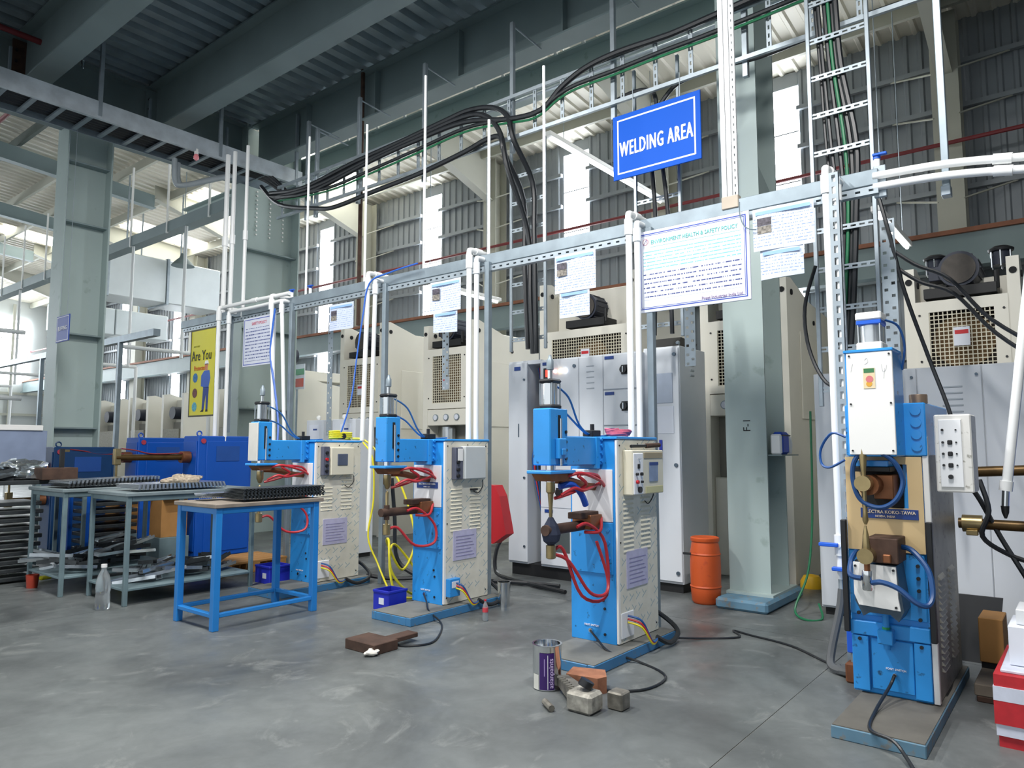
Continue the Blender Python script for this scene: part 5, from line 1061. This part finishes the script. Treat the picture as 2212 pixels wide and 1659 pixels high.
# loose channels piled on shelves
def chan(L_, w, h): return MB().prism([(0, 0), (w, 0), (w, h), (w - .003, h), (w - .003, .003), (.003, .003), (.003, h), (0, h)], 'x', 0, L_)
cs = [chan(.34, .05, .03).build('steel_channel', sheet_m, None), chan(.26, .04, .035).build('steel_channel', dark_m, None)]
first = [True, True]
def pile(n, cx, cy, z, sx, sy, hz, group, label, ang=None, seed=0):
    rnd = random.Random(seed)
    for k in range(n):
        s_ = k % 2; o = cs[s_] if first[s_] else cs[s_].copy()
        if not first[s_]: COL.objects.link(o)
        first[s_] = False
        o.location = (cx + rnd.uniform(-sx, sx), cy + rnd.uniform(-sy, sy), z + hz * (k / n) * rnd.uniform(.5, 1)); o.rotation_euler = (rnd.uniform(-.25, .25), rnd.uniform(-.2, .2), rnd.uniform(0, 3.1) if ang is None else ang + rnd.uniform(-.08, .08))
        tag(o, label, 'metal part', group)
pile(34, 2.85, 7.5, .19, .1, .26, .13, 'channels heaped on the shelf', 'bright bent steel channel heaped at the front of the shelf below the sloping panels', seed=1)
pile(30, 3.15, 7.6, .19, .15, .25, .2, 'channels in line on the shelf', 'steel channel lying in line on the shelf below the sloping panels', .35, 2)
pile(34, 3.35, 6.65, .16, .4, .25, .14, 'channels on the grey table shelf', 'bent steel channel in the heap on the shelf of the grey table', seed=4)
pile(26, 2.3, 8.25, 1.0, .12, .2, .1, 'channels on the far left table', 'bent steel channel heaped beside the silver bundle', seed=5)
# plastic wrapped bundle, board, dark block
t = blob('wrapped_bundle', mat('silver_wrap', '#c9d0d4', .12, .9, .2, 10), (2.6, 8.5, 1.06), .3, .25, .1, 8, .4); tag(t, 'crinkled silver plastic bundle at the left edge', 'bundle')
t = thing('work_table', 'plain steel table under the silver bundle, far left', 'table', (2.6, 8.4, 0))
box('table_top', dark_m, t, 2.15, 3.15, 8.1, 8.9, .95, .99)
for (x, y) in ((2.17, 8.12), (3.1, 8.12), (2.17, 8.85), (3.1, 8.85)): box('leg', grey_t, t, x, x + .035, y, y + .035, 0, .95, .002)
t = thing('display_board', 'pale blue-grey board standing at the left edge beyond the silver bundle', 'board', (2.7, 9.2, 0)); box('panel', mat('board_grey_blue', '#8492ad', .5), t, 2.2, 3.1, 9.2, 9.22, 1.08, 1.5, .004); box('top_rail', white_p, t, 2.1, 3.05, 9.18, 9.25, 1.5, 1.56, .004); box('post', grey_t, t, 2.25, 2.29, 9.22, 9.25, 0, 1.5); box('post', grey_t, t, 3.03, 3.07, 9.22, 9.25, 0, 1.5)
t = thing('steel_block', 'dark brown steel block on the table by the silver bundle', 'block', (2.85, 8.15, .99)); box('body', rust, t, 2.68, 3.0, 8.02, 8.25, .99, 1.11, .006); box('upright', black, t, 2.86, 2.9, 8.1, 8.14, 1.1, 1.3)
# long-arm blue welders
def box_welder(label, x0, x1, y0, y1, zt, ax0, m, legs=True):
    t = thing('seam_welder', label, 'welding machine', ((x0 + x1) / 2, (y0 + y1) / 2, 0)); yc = (y0 + y1) / 2
    box('body', m, t, x0, x1, y0, y1, .02, zt, .01); box('front_rib', m, t, x0 - .012, x0, y0 + .02, y1 - .02, .1, zt - .06, .004); d = box('side_door', m, t, x0 + .1, x1 - .03, y0 - .012, y0, .08, zt - .06, .006)
    box('vent_panel', mat('vent_blue', '#1a4a94', .5), d, x0 + .22, x0 + .52, y0 - .018, y0 - .012, zt - .3, zt - .12, 0); MB().cyl((x0 + .06, y0, zt - .06), (x0 + .06, y0 - .012, zt - .06), .03, 14).build('badge', mat('badge_red', '#a8384c', .5), t, True)
    MB().ring_tube([(x0 + .1 + .03 * math.cos(a * .7), yc, zt + .03 + .03 * math.sin(a * .7)) for a in range(10)], .009, 6).build('lifting_eye', m, t, True)
    for z in (zt - .25, zt - .62):
        a = MB().cyl((ax0, yc, z), (x0, yc, z), .035, 12).build('arm', gold, t, True); MB().cyl((x0 - .12, yc, z), (x0 - .02, yc, z), .07, 14).build('arm_clamp', copper, a, True); box('electrode_holder', brass, a, ax0 - .02, ax0 + .05, yc - .03, yc + .03, z - .08, z + .1, .006); cyl('electrode', brass, a, (ax0 + .015, yc, z - .2 if z > zt - .4 else z + .05), (ax0 + .015, yc, z - .08 if z > zt - .4 else z + .17), .012)
    for i, c in enumerate((mat('dull_red_hose', '#7a2430', .5), blue_h, mat('purple_hose', '#4a3a78', .4))): tube('arm_hose', c, t, [(ax0 + .05, yc - .02 + .02 * i, zt - .15), (ax0 + .2, yc - .03, zt - .17), (ax0 + .4, yc - .03 + .02 * i, zt - .21), (x0, yc - .04, zt - .2)], .008, 6)
    return t
box_welder('dark blue box welder with long bronze arms, next to the farthest spot welder', 4.35, 5.05, 8.2, 8.55, 1.45, 3.5, blue_d)
box_welder('dark blue box welder with long bronze arms, behind the one by the spot welders', 4.2, 4.85, 9.4, 9.75, 1.44, 3.42, blue_d)
box_welder('dark navy box welder standing in front of the tall pillar', 3.3, 3.98, 9.55, 9.88, 1.32, 2.9, mat('navy_box', '#123a66', .4))
# stack rack with sheets
t = thing('sheet_rack', 'blue rack holding stacked metal trays behind the grey tables', 'rack', (3.2, 8.6, 0))
for (x, y) in ((3.2, 8.3), (3.75, 8.3), (3.2, 8.75), (3.75, 8.75)): box('post', blue_d, t, x, x + .04, y, y + .04, 0, .85, .003)
tr = box('tray', dark_m, t, 3.24, 3.75, 8.34, 8.75, .12, .16, .006)
for k in range(1, 9): share(tr, 'tray', t, (0, 0, .08 * k))
t = thing('sheet_stack', 'stack of dark metal trays under the left edge table', 'tray stack', (2.2, 8.4, 0))
tr = box('tray', dark_m, t, 2.3, 2.75, 8.2, 8.7, .02, .06, .006)
for k in range(1, 10): share(tr, 'tray', t, (.01 * (k % 3), 0, .08 * k))
for k, (x, y, l) in enumerate(((3.95, 8.2, 'upright brown carton between the dark blue welders and the tables'), (3.75, 8.9, 'brown carton behind the rack of metal trays'))):
    t = thing('cardboard_box', l, 'box', (x, y, 0)); box('carton', wood, t, x, x + .3, y, y + .28, .3, .75, .004); box('pallet', grey_t, t, x - .02, x + .32, y - .02, y + .3, 0, .3); box('flap', wood, t, x, x + .3, y - .1, y, .742, .75, .001)
t = thing('wooden_pallet', 'orange-brown wooden pallet on the floor behind the blue table', 'pallet', (4.3, 7.3, 0))
for k in range(5): box('plank', wood, t, 4.0, 4.75, 6.95 + .12 * k, 7.05 + .12 * k, .1, .125, .003)
for k in range(3): box('runner', wood, t, 4.02 + .32 * k, 4.1 + .32 * k, 6.95, 7.53, 0, .1, .003)
# things under and beside the tables
def bottle(name, label, m, c, h, r, capm, lab=None, group=None):
    t = thing(name, label, 'bottle', c, group); x, y, z = c
    MB().lathe((x, y, z), [(r * .9, 0), (r, .01), (r, h * .3), (r * .92, h * .36), (r, h * .42), (r, h * .62), (r * .75, h * .76), (r * .35, h * .88), (r * .35, h * .95)], 16).build('body', m, t, True); MB().cyl((x, y, z + h * .93), (x, y, z + h), r * .42, 12).build('cap', capm, t, True)
    if lab: MB().cyl((x, y, z + h * .42), (x, y, z + h * .62), r * 1.02, 16).build('wrapper', lab, t, True)
    return t
bottle('water_bottle', 'clear plastic water bottle on the floor beside the grey table', glass_m, (2.6, 6.33, 0), .36, .055, white_p)
bottle('soda_bottle', 'small bottle with a red cap and label beside the second welder base', glass_m, (4.24, 3.64, 0), .16, .022, red_p, mat('label_red', '#c8404a', .5))
t = thing('plastic_tumbler', 'red plastic tumbler on the floor in front of the table with sloping panels', 'cup', (2.58, 7.82, 0)); MB().lathe((2.58, 7.82, 0), [(.045, 0), (.055, .12), (.05, .12), (.042, .01)], 16).build('cup', mat('tumbler_red', '#b0402c', .4), t, True)
for k, (x, y, a, l) in enumerate(((2.75, 8.1, .3, 'yellow and black hand tool on the floor under the left table'), (3.0, 7.0, -.6, 'yellow cutting tool on the floor between the grey tables'))):
    t = thing('hand_tool', l, 'tool', (x, y, 0)); t.rotation_euler = (0, 0, a); MB().box(x, x + .12, y, y + .05, .01, .05, .012).build('handle', mat('tool_yellow', '#d9d21f', .4), t); MB().box(x + .12, x + .26, y + .005, y + .045, .012, .046, .01).build('barrel', blackp, t)
def crate(label, x0, x1, y0, y1, h):
    t = thing('plastic_crate', label, 'crate', ((x0 + x1) / 2, (y0 + y1) / 2, 0), ); m = mat('crate_blue', '#2430b8', .45, 0, .05, 6)
    box('floor_panel', m, t, x0 + .008, x1 - .008, y0 + .008, y1 - .008, 0, .01, 0); box('side', m, t, x0, x1, y0, y0 + .008, 0, h, .002); box('side', m, t, x0, x1, y1 - .008, y1, 0, h, .002); box('side', m, t, x0, x0 + .008, y0 + .008, y1 - .008, 0, h, .002); box('side', m, t, x1 - .008, x1, y0 + .008, y1 - .008, 0, h, .002)
    box('rim', m, t, x0 - .008, x1 + .008, y0 - .008, y0, h - .02, h); box('rim', m, t, x0 - .008, x0, y0, y1, h - .02, h); box('tag_paper', paper, t, x0 - .003, x0, y0 + .06, y0 + .12, .05, .1, 0)
crate('open blue plastic crate at the foot of the second spot welder', 3.98, 4.17, 4.43, 4.62, .16); crate('open blue plastic crate in the shade under the farthest spot welder', 4.05, 4.28, 6.2, 6.45, .17)
# paint can
t = thing('paint_can', 'open silver paint can with a purple label, standing near the brick', 'can', (3.3, 2.385, 0)); c = (3.3, 2.385, 0)
MB().lathe(c, [(.075, 0), (.079, .004), (.079, .225), (.083, .23), (.083, .236), (.072, .236), (.072, .21), (.07, .2)], 28).build('can_body', chrome, t, True)
def arc_label(name, m, a0, a1, z0, z1, r, n=10):
    mb = MB()
    for i in range(n):
        p, q = a0 + (a1 - a0) * i / n, a0 + (a1 - a0) * (i + 1) / n
        mb.quad((c[0] + r * math.cos(p), c[1] + r * math.sin(p), z0), (c[0] + r * math.cos(q), c[1] + r * math.sin(q), z0), (c[0] + r * math.cos(q), c[1] + r * math.sin(q), z1), (c[0] + r * math.cos(p), c[1] + r * math.sin(p), z1))
    return mb.build(name, m, t)
va = math.atan2(-2.385, -3.3); pur = mat('label_purple', '#3a1a66', .4, 0, .1, 9)
arc_label('printed_label', pur, va - .55, va + .5, .008, .2, .0797); arc_label('label_stripe', ink_w, va + .02, va + .06, .012, .19, .0801, 3); arc_label('label_sheen', mat('label_lilac2', '#a58fc8', .4), va - .22, va - .16, .08, .17, .0801, 3); arc_label('torn_paper', mat('torn_white', '#d8d8d0', .8), va - 1.15, va - .62, .006, .085, .08, 5)
lt = text('lettering', 'asianpaints', mat('lilac_ink', '#cdb9e6', .5), t, (c[0] + .082 * math.cos(va + .27), c[1] + .082 * math.sin(va + .27), .018), .036, '-X', 1, .0008, 'LEFT', math.pi / 2); lt.rotation_euler = (0, 0, va - math.pi + .27)
blob_ = blob('thinner_cap', mat('cap_grey', '#a9a6a0', .5), (3.42, 2.52, .05), .02, .02, .05, 2, .1, 8); tag(blob_, 'small grey stopper standing behind the paint can', 'stopper')
t = thing('brick', 'broken orange clay brick next to the paint can', 'brick', (3.4, 2.2, 0)); MB().prism([(3.33, 2.28), (3.46, 2.32), (3.52, 2.15), (3.42, 2.08), (3.36, 2.1)], 'z', 0, .085).build('brick_body', brick_m, t)
t = thing('machine_vice', 'greasy steel vice lying on the floor in front of the brick', 'vice', (3.22, 2.16, 0)); t.scale = (1.25, 1.25, 1.15); gm = mat('greasy_iron', '#77746c', .55, .4, .35, 24, bump=.3)
MB().prism([(3.28, 2.28), (3.31, 2.25), (3.2, 2.06), (3.12, 2.1)], 'z', .02, .07).build('bed', gm, t); [MB().box(3.16 + .017 * q, 3.168 + .017 * q, 2.11 + .022 * q, 2.15 + .022 * q, .07, .078).build('bed_ridge', gm, t) for q in range(6)]; MB().box(3.1, 3.2, 2.0, 2.12, 0, .085, .012).build('jaw', mat('worn_white_iron', '#9c9990', .6, .2, .4, 30), t); MB().box(3.22, 3.29, 1.93, 2.0, 0, .075, .006).build('jaw', gm, t); MB().cyl((3.15, 2.06, .1), (3.16, 2.05, .125), .03, 12).build('handle_boss', blackp, t, True); MB().cyl((3.05, 2.15, .015), (3.1, 2.22, .015), .014, 8).build('screw', gm, t, True)
# steel offcuts near the second machine
t = thing('steel_angle', 'rusty steel angle block lying on the floor in front of the second welder', 'steel block', (3.2, 3.7, 0)); box('angle', rust, t, 3.1, 3.3, 3.58, 3.87, 0, .065, .004); box('flange', rust, t, 3.3, 3.52, 3.62, 3.72, .03, .06, .004)
t = blob('paper_scrap', mat('scrap_white', '#cfccc4', .8), (3.1, 3.6, .02), .05, .04, .022, 11, .25, 8); tag(t, 'crumpled pale scrap beside the rusty steel angle', 'scrap')
for k, (pts, l) in enumerate((([(4.03, 2.57, .135), (4.0, 2.5, .1), (3.9, 2.35, .065), (4.0, 2.2, .01), (3.85, 1.95, .008), (3.55, 1.95, .008), (3.4, 2.2, .01), (3.5, 2.3, .01)], 'black foot switch cord curling on the floor by the brick'), ([(4.18, 4.24, .135), (4.12, 4.15, .1), (4.0, 4.0, .065), (3.95, 3.82, .01), (3.7, 3.6, .008), (3.5, 3.5, .008), (3.35, 3.6, .01), (3.4, 3.75, .01)], 'black foot switch cord curling on the floor by the steel angle'), ([(4.6, 2.3, .02), (4.75, 2.15, .008), (4.95, 1.95, .008), (5.1, 2.05, .008), (5.05, 1.9, .008), (4.95, 1.6, .008), (4.7, 1.3, .008), (4.62, 1.15, .02)], 'thin black cord lying across the floor behind the nearest two machines'))):
    tag(tube('power_cable', cable_m, None, pts, .007, 6), l, 'cord')
for k, (pts, l) in enumerate((([(4.75, 5.62, .06), (4.9, 5.4, .03), (5.1, 5.2, .05), (5.15, 5.0, .2), (5.2, 5.0, .35), (5.0, 4.9, .1), (4.8, 4.8, .02), (4.6, 4.6, .02)], 'thick black cable looped on the floor behind the yellow hose'), ([(5.0, 5.55, 1.0), (5.0, 5.5, .6), (5.0, 5.45, .2), (5.1, 5.2, .04), (5.3, 4.8, .03), (5.5, 4.3, .03), (5.6, 3.9, .03)], 'thick black cable dropping beside the post and running to the grey cabinet'), ([(6.0, 4.75, .5), (5.85, 4.85, .3), (5.75, 4.8, .06), (5.6, 4.5, .03), (5.5, 4.1, .03), (5.4, 3.7, .03)], 'black cable spilling from the open bay of the grey cabinet'))):
    tag(tube('floor_cable', cable_m, None, pts, .02, 7), l, 'cable')
t = thing('metal_tin', 'small silver tin behind the second spot welder', 'tin', (4.72, 3.85, 0)); MB().lathe((4.72, 3.85, 0), [(.05, 0), (.055, .2), (.05, .2), (.045, .02)], 18).build('tin', chrome, t, True)
t = thing('red_shroud', 'bright red sheet-metal guard standing behind the second spot welder', 'guard', (5.5, 4.7, 0))
MB().prism([(4.62, .95), (4.44, .95), (4.38, .85), (4.31, .55), (4.3, .5), (4.46, .4), (4.62, .42)], 'x', 5.3, 5.42).build('panel', red_p, t); box('leg', steel_d, t, 5.34, 5.37, 4.55, 4.58, 0, .42)
# drum, bag, yellow item, by the column
t = thing('plastic_drum', 'orange plastic drum against the grey-green column', 'drum', (5.9, 2.6, 0)); MB().lathe((5.9, 2.6, 0), [(.1, 0), (.118, .02), (.125, .12), (.128, .3), (.125, .42), (.112, .5), (.108, .52)], 26).build('body', orange, t, True); MB().lathe((5.9, 2.6, 0), [(.117, .515), (.12, .52), (.12, .545), (.112, .55), (.1, .545)], 26).build('lid', orange, t, True)
for z in (.13, .4): MB().lathe((5.9, 2.6, 0), [(.126, z), (.131, z + .01), (.126, z + .02)], 26).build('hoop', orange, t, True)
box('handle', blackp, t, 5.8, 5.82, 2.68, 2.76, .4, .42)
t = blob('plastic_bag', mat('white_bag', '#e6e9ee', .35, 0, .05, 12), (6.42, 2.06, 1.31), .08, .05, .1, 5, .2); tag(t, 'white plastic bag on the bracket shelf of the column', 'bag')
t = thing('plastic_jug', 'blue plastic jug beside the white bag on the column shelf', 'jug', (6.18, 2.15, 1.252)); MB().box(6.12, 6.3, 1.99, 2.08, 1.252, 1.44, .02).build('body', mat('jug_blue', '#2d55c8', .4), t); cyl('strap', blackp, t, (6.1, 1.988, 1.41), (6.31, 1.988, 1.41), .006, 6); MB().box(6.08, 6.12, 1.99, 2.08, 1.252, 1.42, .012).build('label', white_p, t)
t = thing('yellow_casting', 'rounded yellow machine foot on the floor behind the column', 'machine foot', (7.3, 2.15, 0)); MB().lathe((7.15, 2.1, 0), [(.1, 0), (.1, .06), (.07, .11), (.03, .12)], 16).build('foot', yellow, t, True)
tag(tube('green_wire', cable_g, None, [(6.02, 1.73, 1.6), (6.03, 1.74, 1.0), (6.0, 1.75, .6), (5.95, 1.78, .3), (5.85, 1.85, .06), (5.75, 1.75, .01), (5.85, 1.65, .01), (5.95, 1.7, .1)], .009, 6), 'green wire tangled down the edge of the grey cabinet doors', 'wire')
# right corner
t = thing('strip_light', 'white strip light slanting away behind the slotted drop by the nearest machine', 'lamp', (7.2, 1.29, 3.3)); MB().box(6.55, 7.95, 1.25, 1.33, 3.3, 3.35, .005).build('fitting', white_p, t); MB().cyl((6.6, 1.29, 3.285), (7.9, 1.29, 3.285), .018, 8).build('tube', tube_lamp, t)
for x in (6.8, 7.7): cyl('hanging_rod', steel, t, (x, 1.29, 3.35), (x, 1.29, 5.7), .005, 6)
t = thing('striped_bag', 'red and white striped woven bag in the bottom right corner', 'bag', (4.1, .12, 0))
prof = [(.0, .0), (.08, .012), (.16, .02), (.24, .02), (.32, .0)]
cols = [mat('bag_red', '#b3202a', .6, 0, .1, 30), mat('bag_white', '#c9cede', .6, 0, .06, 30)]
zz = [0, .05, .1, .2, .26, .31]
for k in range(5):
    e0, e1 = .02 * math.sin(k * .6), .02 * math.sin((k + 1) * .6); MB().prism([(3.9 - e0, .375 + e0 * .6), (4.5, .375), (4.5, -.2), (3.9 - e0, -.2)], 'z', zz[k], zz[k + 1]).build('stripe', cols[k % 2], t)
box('rim', cols[1], t, 3.93, 4.5, -.18, .36, .31, .325, .004)
bx1 = thing('white_carton', 'white carton standing in the striped bag', 'box', (4.1, .15, .325)); box('carton', paper, bx1, 4.02, 4.3, -.05, .33, .327, .5, .004); bx2 = thing('white_carton', 'smaller white carton on top in the striped bag', 'box', (4.15, .15, .5)); box('carton', mat('carton_white2', '#dfe2e6', .6), bx2, 4.06, 4.28, 0, .3, .502, .57, .004)
t = thing('cardboard_box', 'brown cardboard carton on a block between the machine and the striped bag', 'box', (4.95, .47, 0)); box('carton', wood, t, 4.85, 5.1, .42, .535, .12, .36, .004); box('support_block', dark, t, 4.86, 5.08, .43, .53, 0, .118)
t = thing('wooden_block', 'worn grey plank block on the floor beside the striped bag', 'wood block', (4.65, .45, 0)); box('block', mat('old_wood', '#7d7468', .85, 0, .15, 12), t, 4.5, 4.85, .4, .53, .03, .09, .005); box('foot', rust, t, 4.5, 4.6, .42, .52, 0, .03)
t = thing('black_mat', 'black rubber sheet leaning on the grey cabinets behind the nearest machine', 'rubber sheet', (5.6, .6, 0)); MB().prism([(5.3, 0), (5.9, .3), (5.92, .3), (5.36, 0)], 'y', .5, .95).build('mat', black, t)
t = thing('welding_arm', 'pair of bronze welding arms entering from the right edge', 'welding arm', (5.0, .4, .86)); cyl('upper_arm', gold, t, (5.0, .52, 1.165), (5.0, .05, 1.19), .03); cyl('lower_arm', gold, t, (5.0, .62, .865), (5.0, .05, .862), .03); MB().cyl((5.0, .6, .865), (5.0, .5, .865), .05, 14).build('clamp', brass, t, True); box('clamp_lug', brass, t, 4.95, 5.05, .52, .58, .8, .83); box('post', blue_d, t, 4.95, 5.1, -.1, .25, 0, 1.6)
t = thing('hanging_lance', 'white pipe hanging at an angle at the right edge with a black nozzle', 'pipe', (4.6, .3, 1.0)); tube('pipe', pvc, t, [(4.6, .24, 1.85), (4.6, .345, 1.1)], .024, 10); tube('pipe', pvc, t, [(4.6, .09, 2.92), (4.6, .24, 1.85)], .024, 10); MB().cyl((4.6, .343, 1.13), (4.6, .35, 1.08), .031, 12).build('coupling', pvc, t, True); MB().cyl((4.6, .35, 1.08), (4.6, .356, 1.0), .017, 10).build('valve', chrome, t, True); MB().lathe((4.6, .357, .955), [(.006, -.02), (.017, .01), (.02, .045)], 10).build('nozzle', blackp, t, True)
for k, pts in enumerate(([(4.9, .55, 1.1), (4.95, .5, 1.0), (5.0, .42, .8), (5.0, .32, .6), (5.0, .22, .4)], [(4.95, .5, 1.12), (4.92, .46, .95), (4.95, .5, .8), (5.0, .38, .7), (5.0, .25, .66)])):
    tag(tube('slack_cable', cable_m, None, pts, .014, 7), ['black cable falling past the bronze arms to the floor', 'black cable looping around the bronze arms'][k], 'cable')
t = thing('safety_sign', 'small green, white and red sign on a post behind the farthest spot welder', 'sign', (7.1, 10.1, 0)); box('post', steel_d, t, 7.12, 7.15, 10.28, 10.31, 0, 2.5); sgp = box('panel', paper, t, 7.1, 7.115, 10.05, 10.45, 2.28, 2.7, 0); box('green_band', mat('sign_green', '#4f9a70', .5), sgp, 7.096, 7.1, 10.05, 10.45, 2.52, 2.62, 0); box('red_band', mat('sign_red', '#d0503c', .5), sgp, 7.096, 7.1, 10.07, 10.43, 2.32, 2.46, 0)
# ---- distant services on the left
duct_m = mat('duct_galvanised', '#d7dee0', .4, .3, .05, 2)
t = thing('air_duct', 'big silver rectangular air duct crossing below the roof, far left', 'duct', (8, 17, 5.3))
for k in range(2): box('duct_section', duct_m, t, 6.75 + 1.35 * k, 8.08 + 1.35 * k, 17, 17.9, 4.75, 5.8, .02)
for k in range(2): box('flange', steel, t, 6.72 + 1.35 * k, 6.78 + 1.35 * k, 16.97, 17.93, 4.72, 5.83, .004)
for x, z in ((7.285, 7.77), (8.585, 7.66)): box('drop_rod', steel, t, x, x + .03, 17.4, 17.43, 5.8, z, 0)
t = thing('air_duct', 'smaller silver duct just behind and below the big air duct', 'duct', (8, 20, 4.7))
for k in range(2): box('duct_section', duct_m, t, 6.8 + 1.4 * k, 8.18 + 1.4 * k, 20, 20.7, 4.3, 5.0, .02)
for k in range(2): box('drop_rod', steel, t, 7 + 1.9 * k, 7.03 + 1.9 * k, 20.3, 20.33, 5, 7.85, 0)
t = thing('hanging_box', 'dark grey box hung beside the silver duct near the wall', 'box', (9, 17, 4.7)); box('casing', mat('box_dark', '#4c5355', .5), t, 9.9, 10.6, 16.9, 17.2, 4.5, 5.4, .01); cyl('rod', steel, t, (10.25, 17, 5.4), (10.25, 17, 7.7), .015)
for k, (y, l) in enumerate(((12.5, 'white pipe gantry nearest beyond the yellow banner'), (15.5, 'white pipe gantry in the middle distance past the banner'), (19, 'white pipe gantry farther along the aisle'), (23, 'farthest white pipe gantry along the aisle'))):
    t = thing('pipe_gantry', l, 'pipe gantry', (5.2, y, 0)); cyl('upright', pvc, t, (5.2, y, 0), (5.2, y, 3.0), .035, 8); cyl('cross_pipe', pvc, t, (5.2, y, 3.0), (6.8, y, 3.0), .035, 8); cyl('upright', pvc, t, (6.8, y, 0), (6.8, y, 3.0), .035, 8)
t = thing('service_rail', 'grey rail running on toward the far end of the hall', 'rail', (4.8, 16, 2.9)); MB().box(4.78, 4.88, 10.4, 30, 2.92, 3.02).build('rail', steel_d, t)
for k in range(6): MB().box(4.78, 4.84, 11.5 + 3.2 * k, 11.56 + 3.2 * k, 0, 2.92).build('post', steel_d, t)
for k, (x, y, w_, h) in enumerate(((1.5, 19, 2.2, 1.3), (-1.5, 22, 2.5, 1.6), (2.2, 25, 2.0, 1.8))):
    t = thing('far_machine', ['pale machine block far off at the left edge', 'pale machine housing at the far left behind the board', 'pale machine housing near the end wall'][k], 'machine', (x, y, 0)); box('housing', cab, t, x, x + w_, y, y + 1.5, 0, h, .02); box('hood', white_p, t, x + .2, x + w_ - .2, y + .2, y + 1.3, h, h + .5, .02); box('doorway', mat('vent_grey', '#a9b1b9', .5), t, x + .3, x + w_ - .3, y - .02, y, .3, h - .3)
for k, (z, l) in enumerate(((2.2, 'lower white pipe crossing the far left aisle'), (3.4, 'upper white pipe crossing the far left aisle'))):
    tag(MB().cyl((-4, 15, z), (4.6, 15, z), .04, 8).build('cross_pipe', pvc, None, True), l, 'pipe')
for k, x in enumerate((2.4, 3.4)): tag(box('hanging_sheet', mat('sheet_blue_grey', '#7f93b4', .6), None, x, x + .5, 14.95, 14.96, 2.45, 3.1, 0), ['grey-blue sheet hung on the far pipe, at the picture edge', 'grey-blue sheet hung on the far pipe, beside the pillar'][k], 'paper sheet')
for k, x in enumerate((.6, 2.1, 3.2)): tag(cyl('drop_pipe', pvc, None, (x, 15, 0), (x, 15, 6.5), .03, 8), ['white vertical pipe at the far left edge', 'white vertical pipe behind the small blue sign', 'white vertical pipe just left of the tall pillar'][k], 'pipe')
for k, y in enumerate((16.5, 21)): t = thing('pendant_lamp', ['bell-shaped pendant lamp under the roof near the risers', 'bell-shaped pendant lamp farther off under the roof'][k], 'lamp', (8.2, y, 5.6)); MB().lathe((8.2, y, 5.6), [(.26, 0), (.2, .08), (.08, .2), (.05, .3)], 18).build('shade', teal_d, t, True); cyl('rod', steel, t, (8.2, y, 5.9), (8.2, y, 7.9), .01, 6)
t = thing('water_valve', 'rusty water valve with a blue lever at the foot of the slotted post', 'valve', (4.45, 1.1, 0)); box('body', mat('rusty_orange_iron', '#7a4a2e', .7, .2, .25, 14), t, 4.4, 4.48, 1.055, 1.13, 0, .11, .01); cyl('spigot', steel_d, t, (4.44, 1.09, .11), (4.44, 1.09, .16), .016); box('lever', blue_v, t, 4.42, 4.46, 1.06, 1.12, .16, .3, .006)
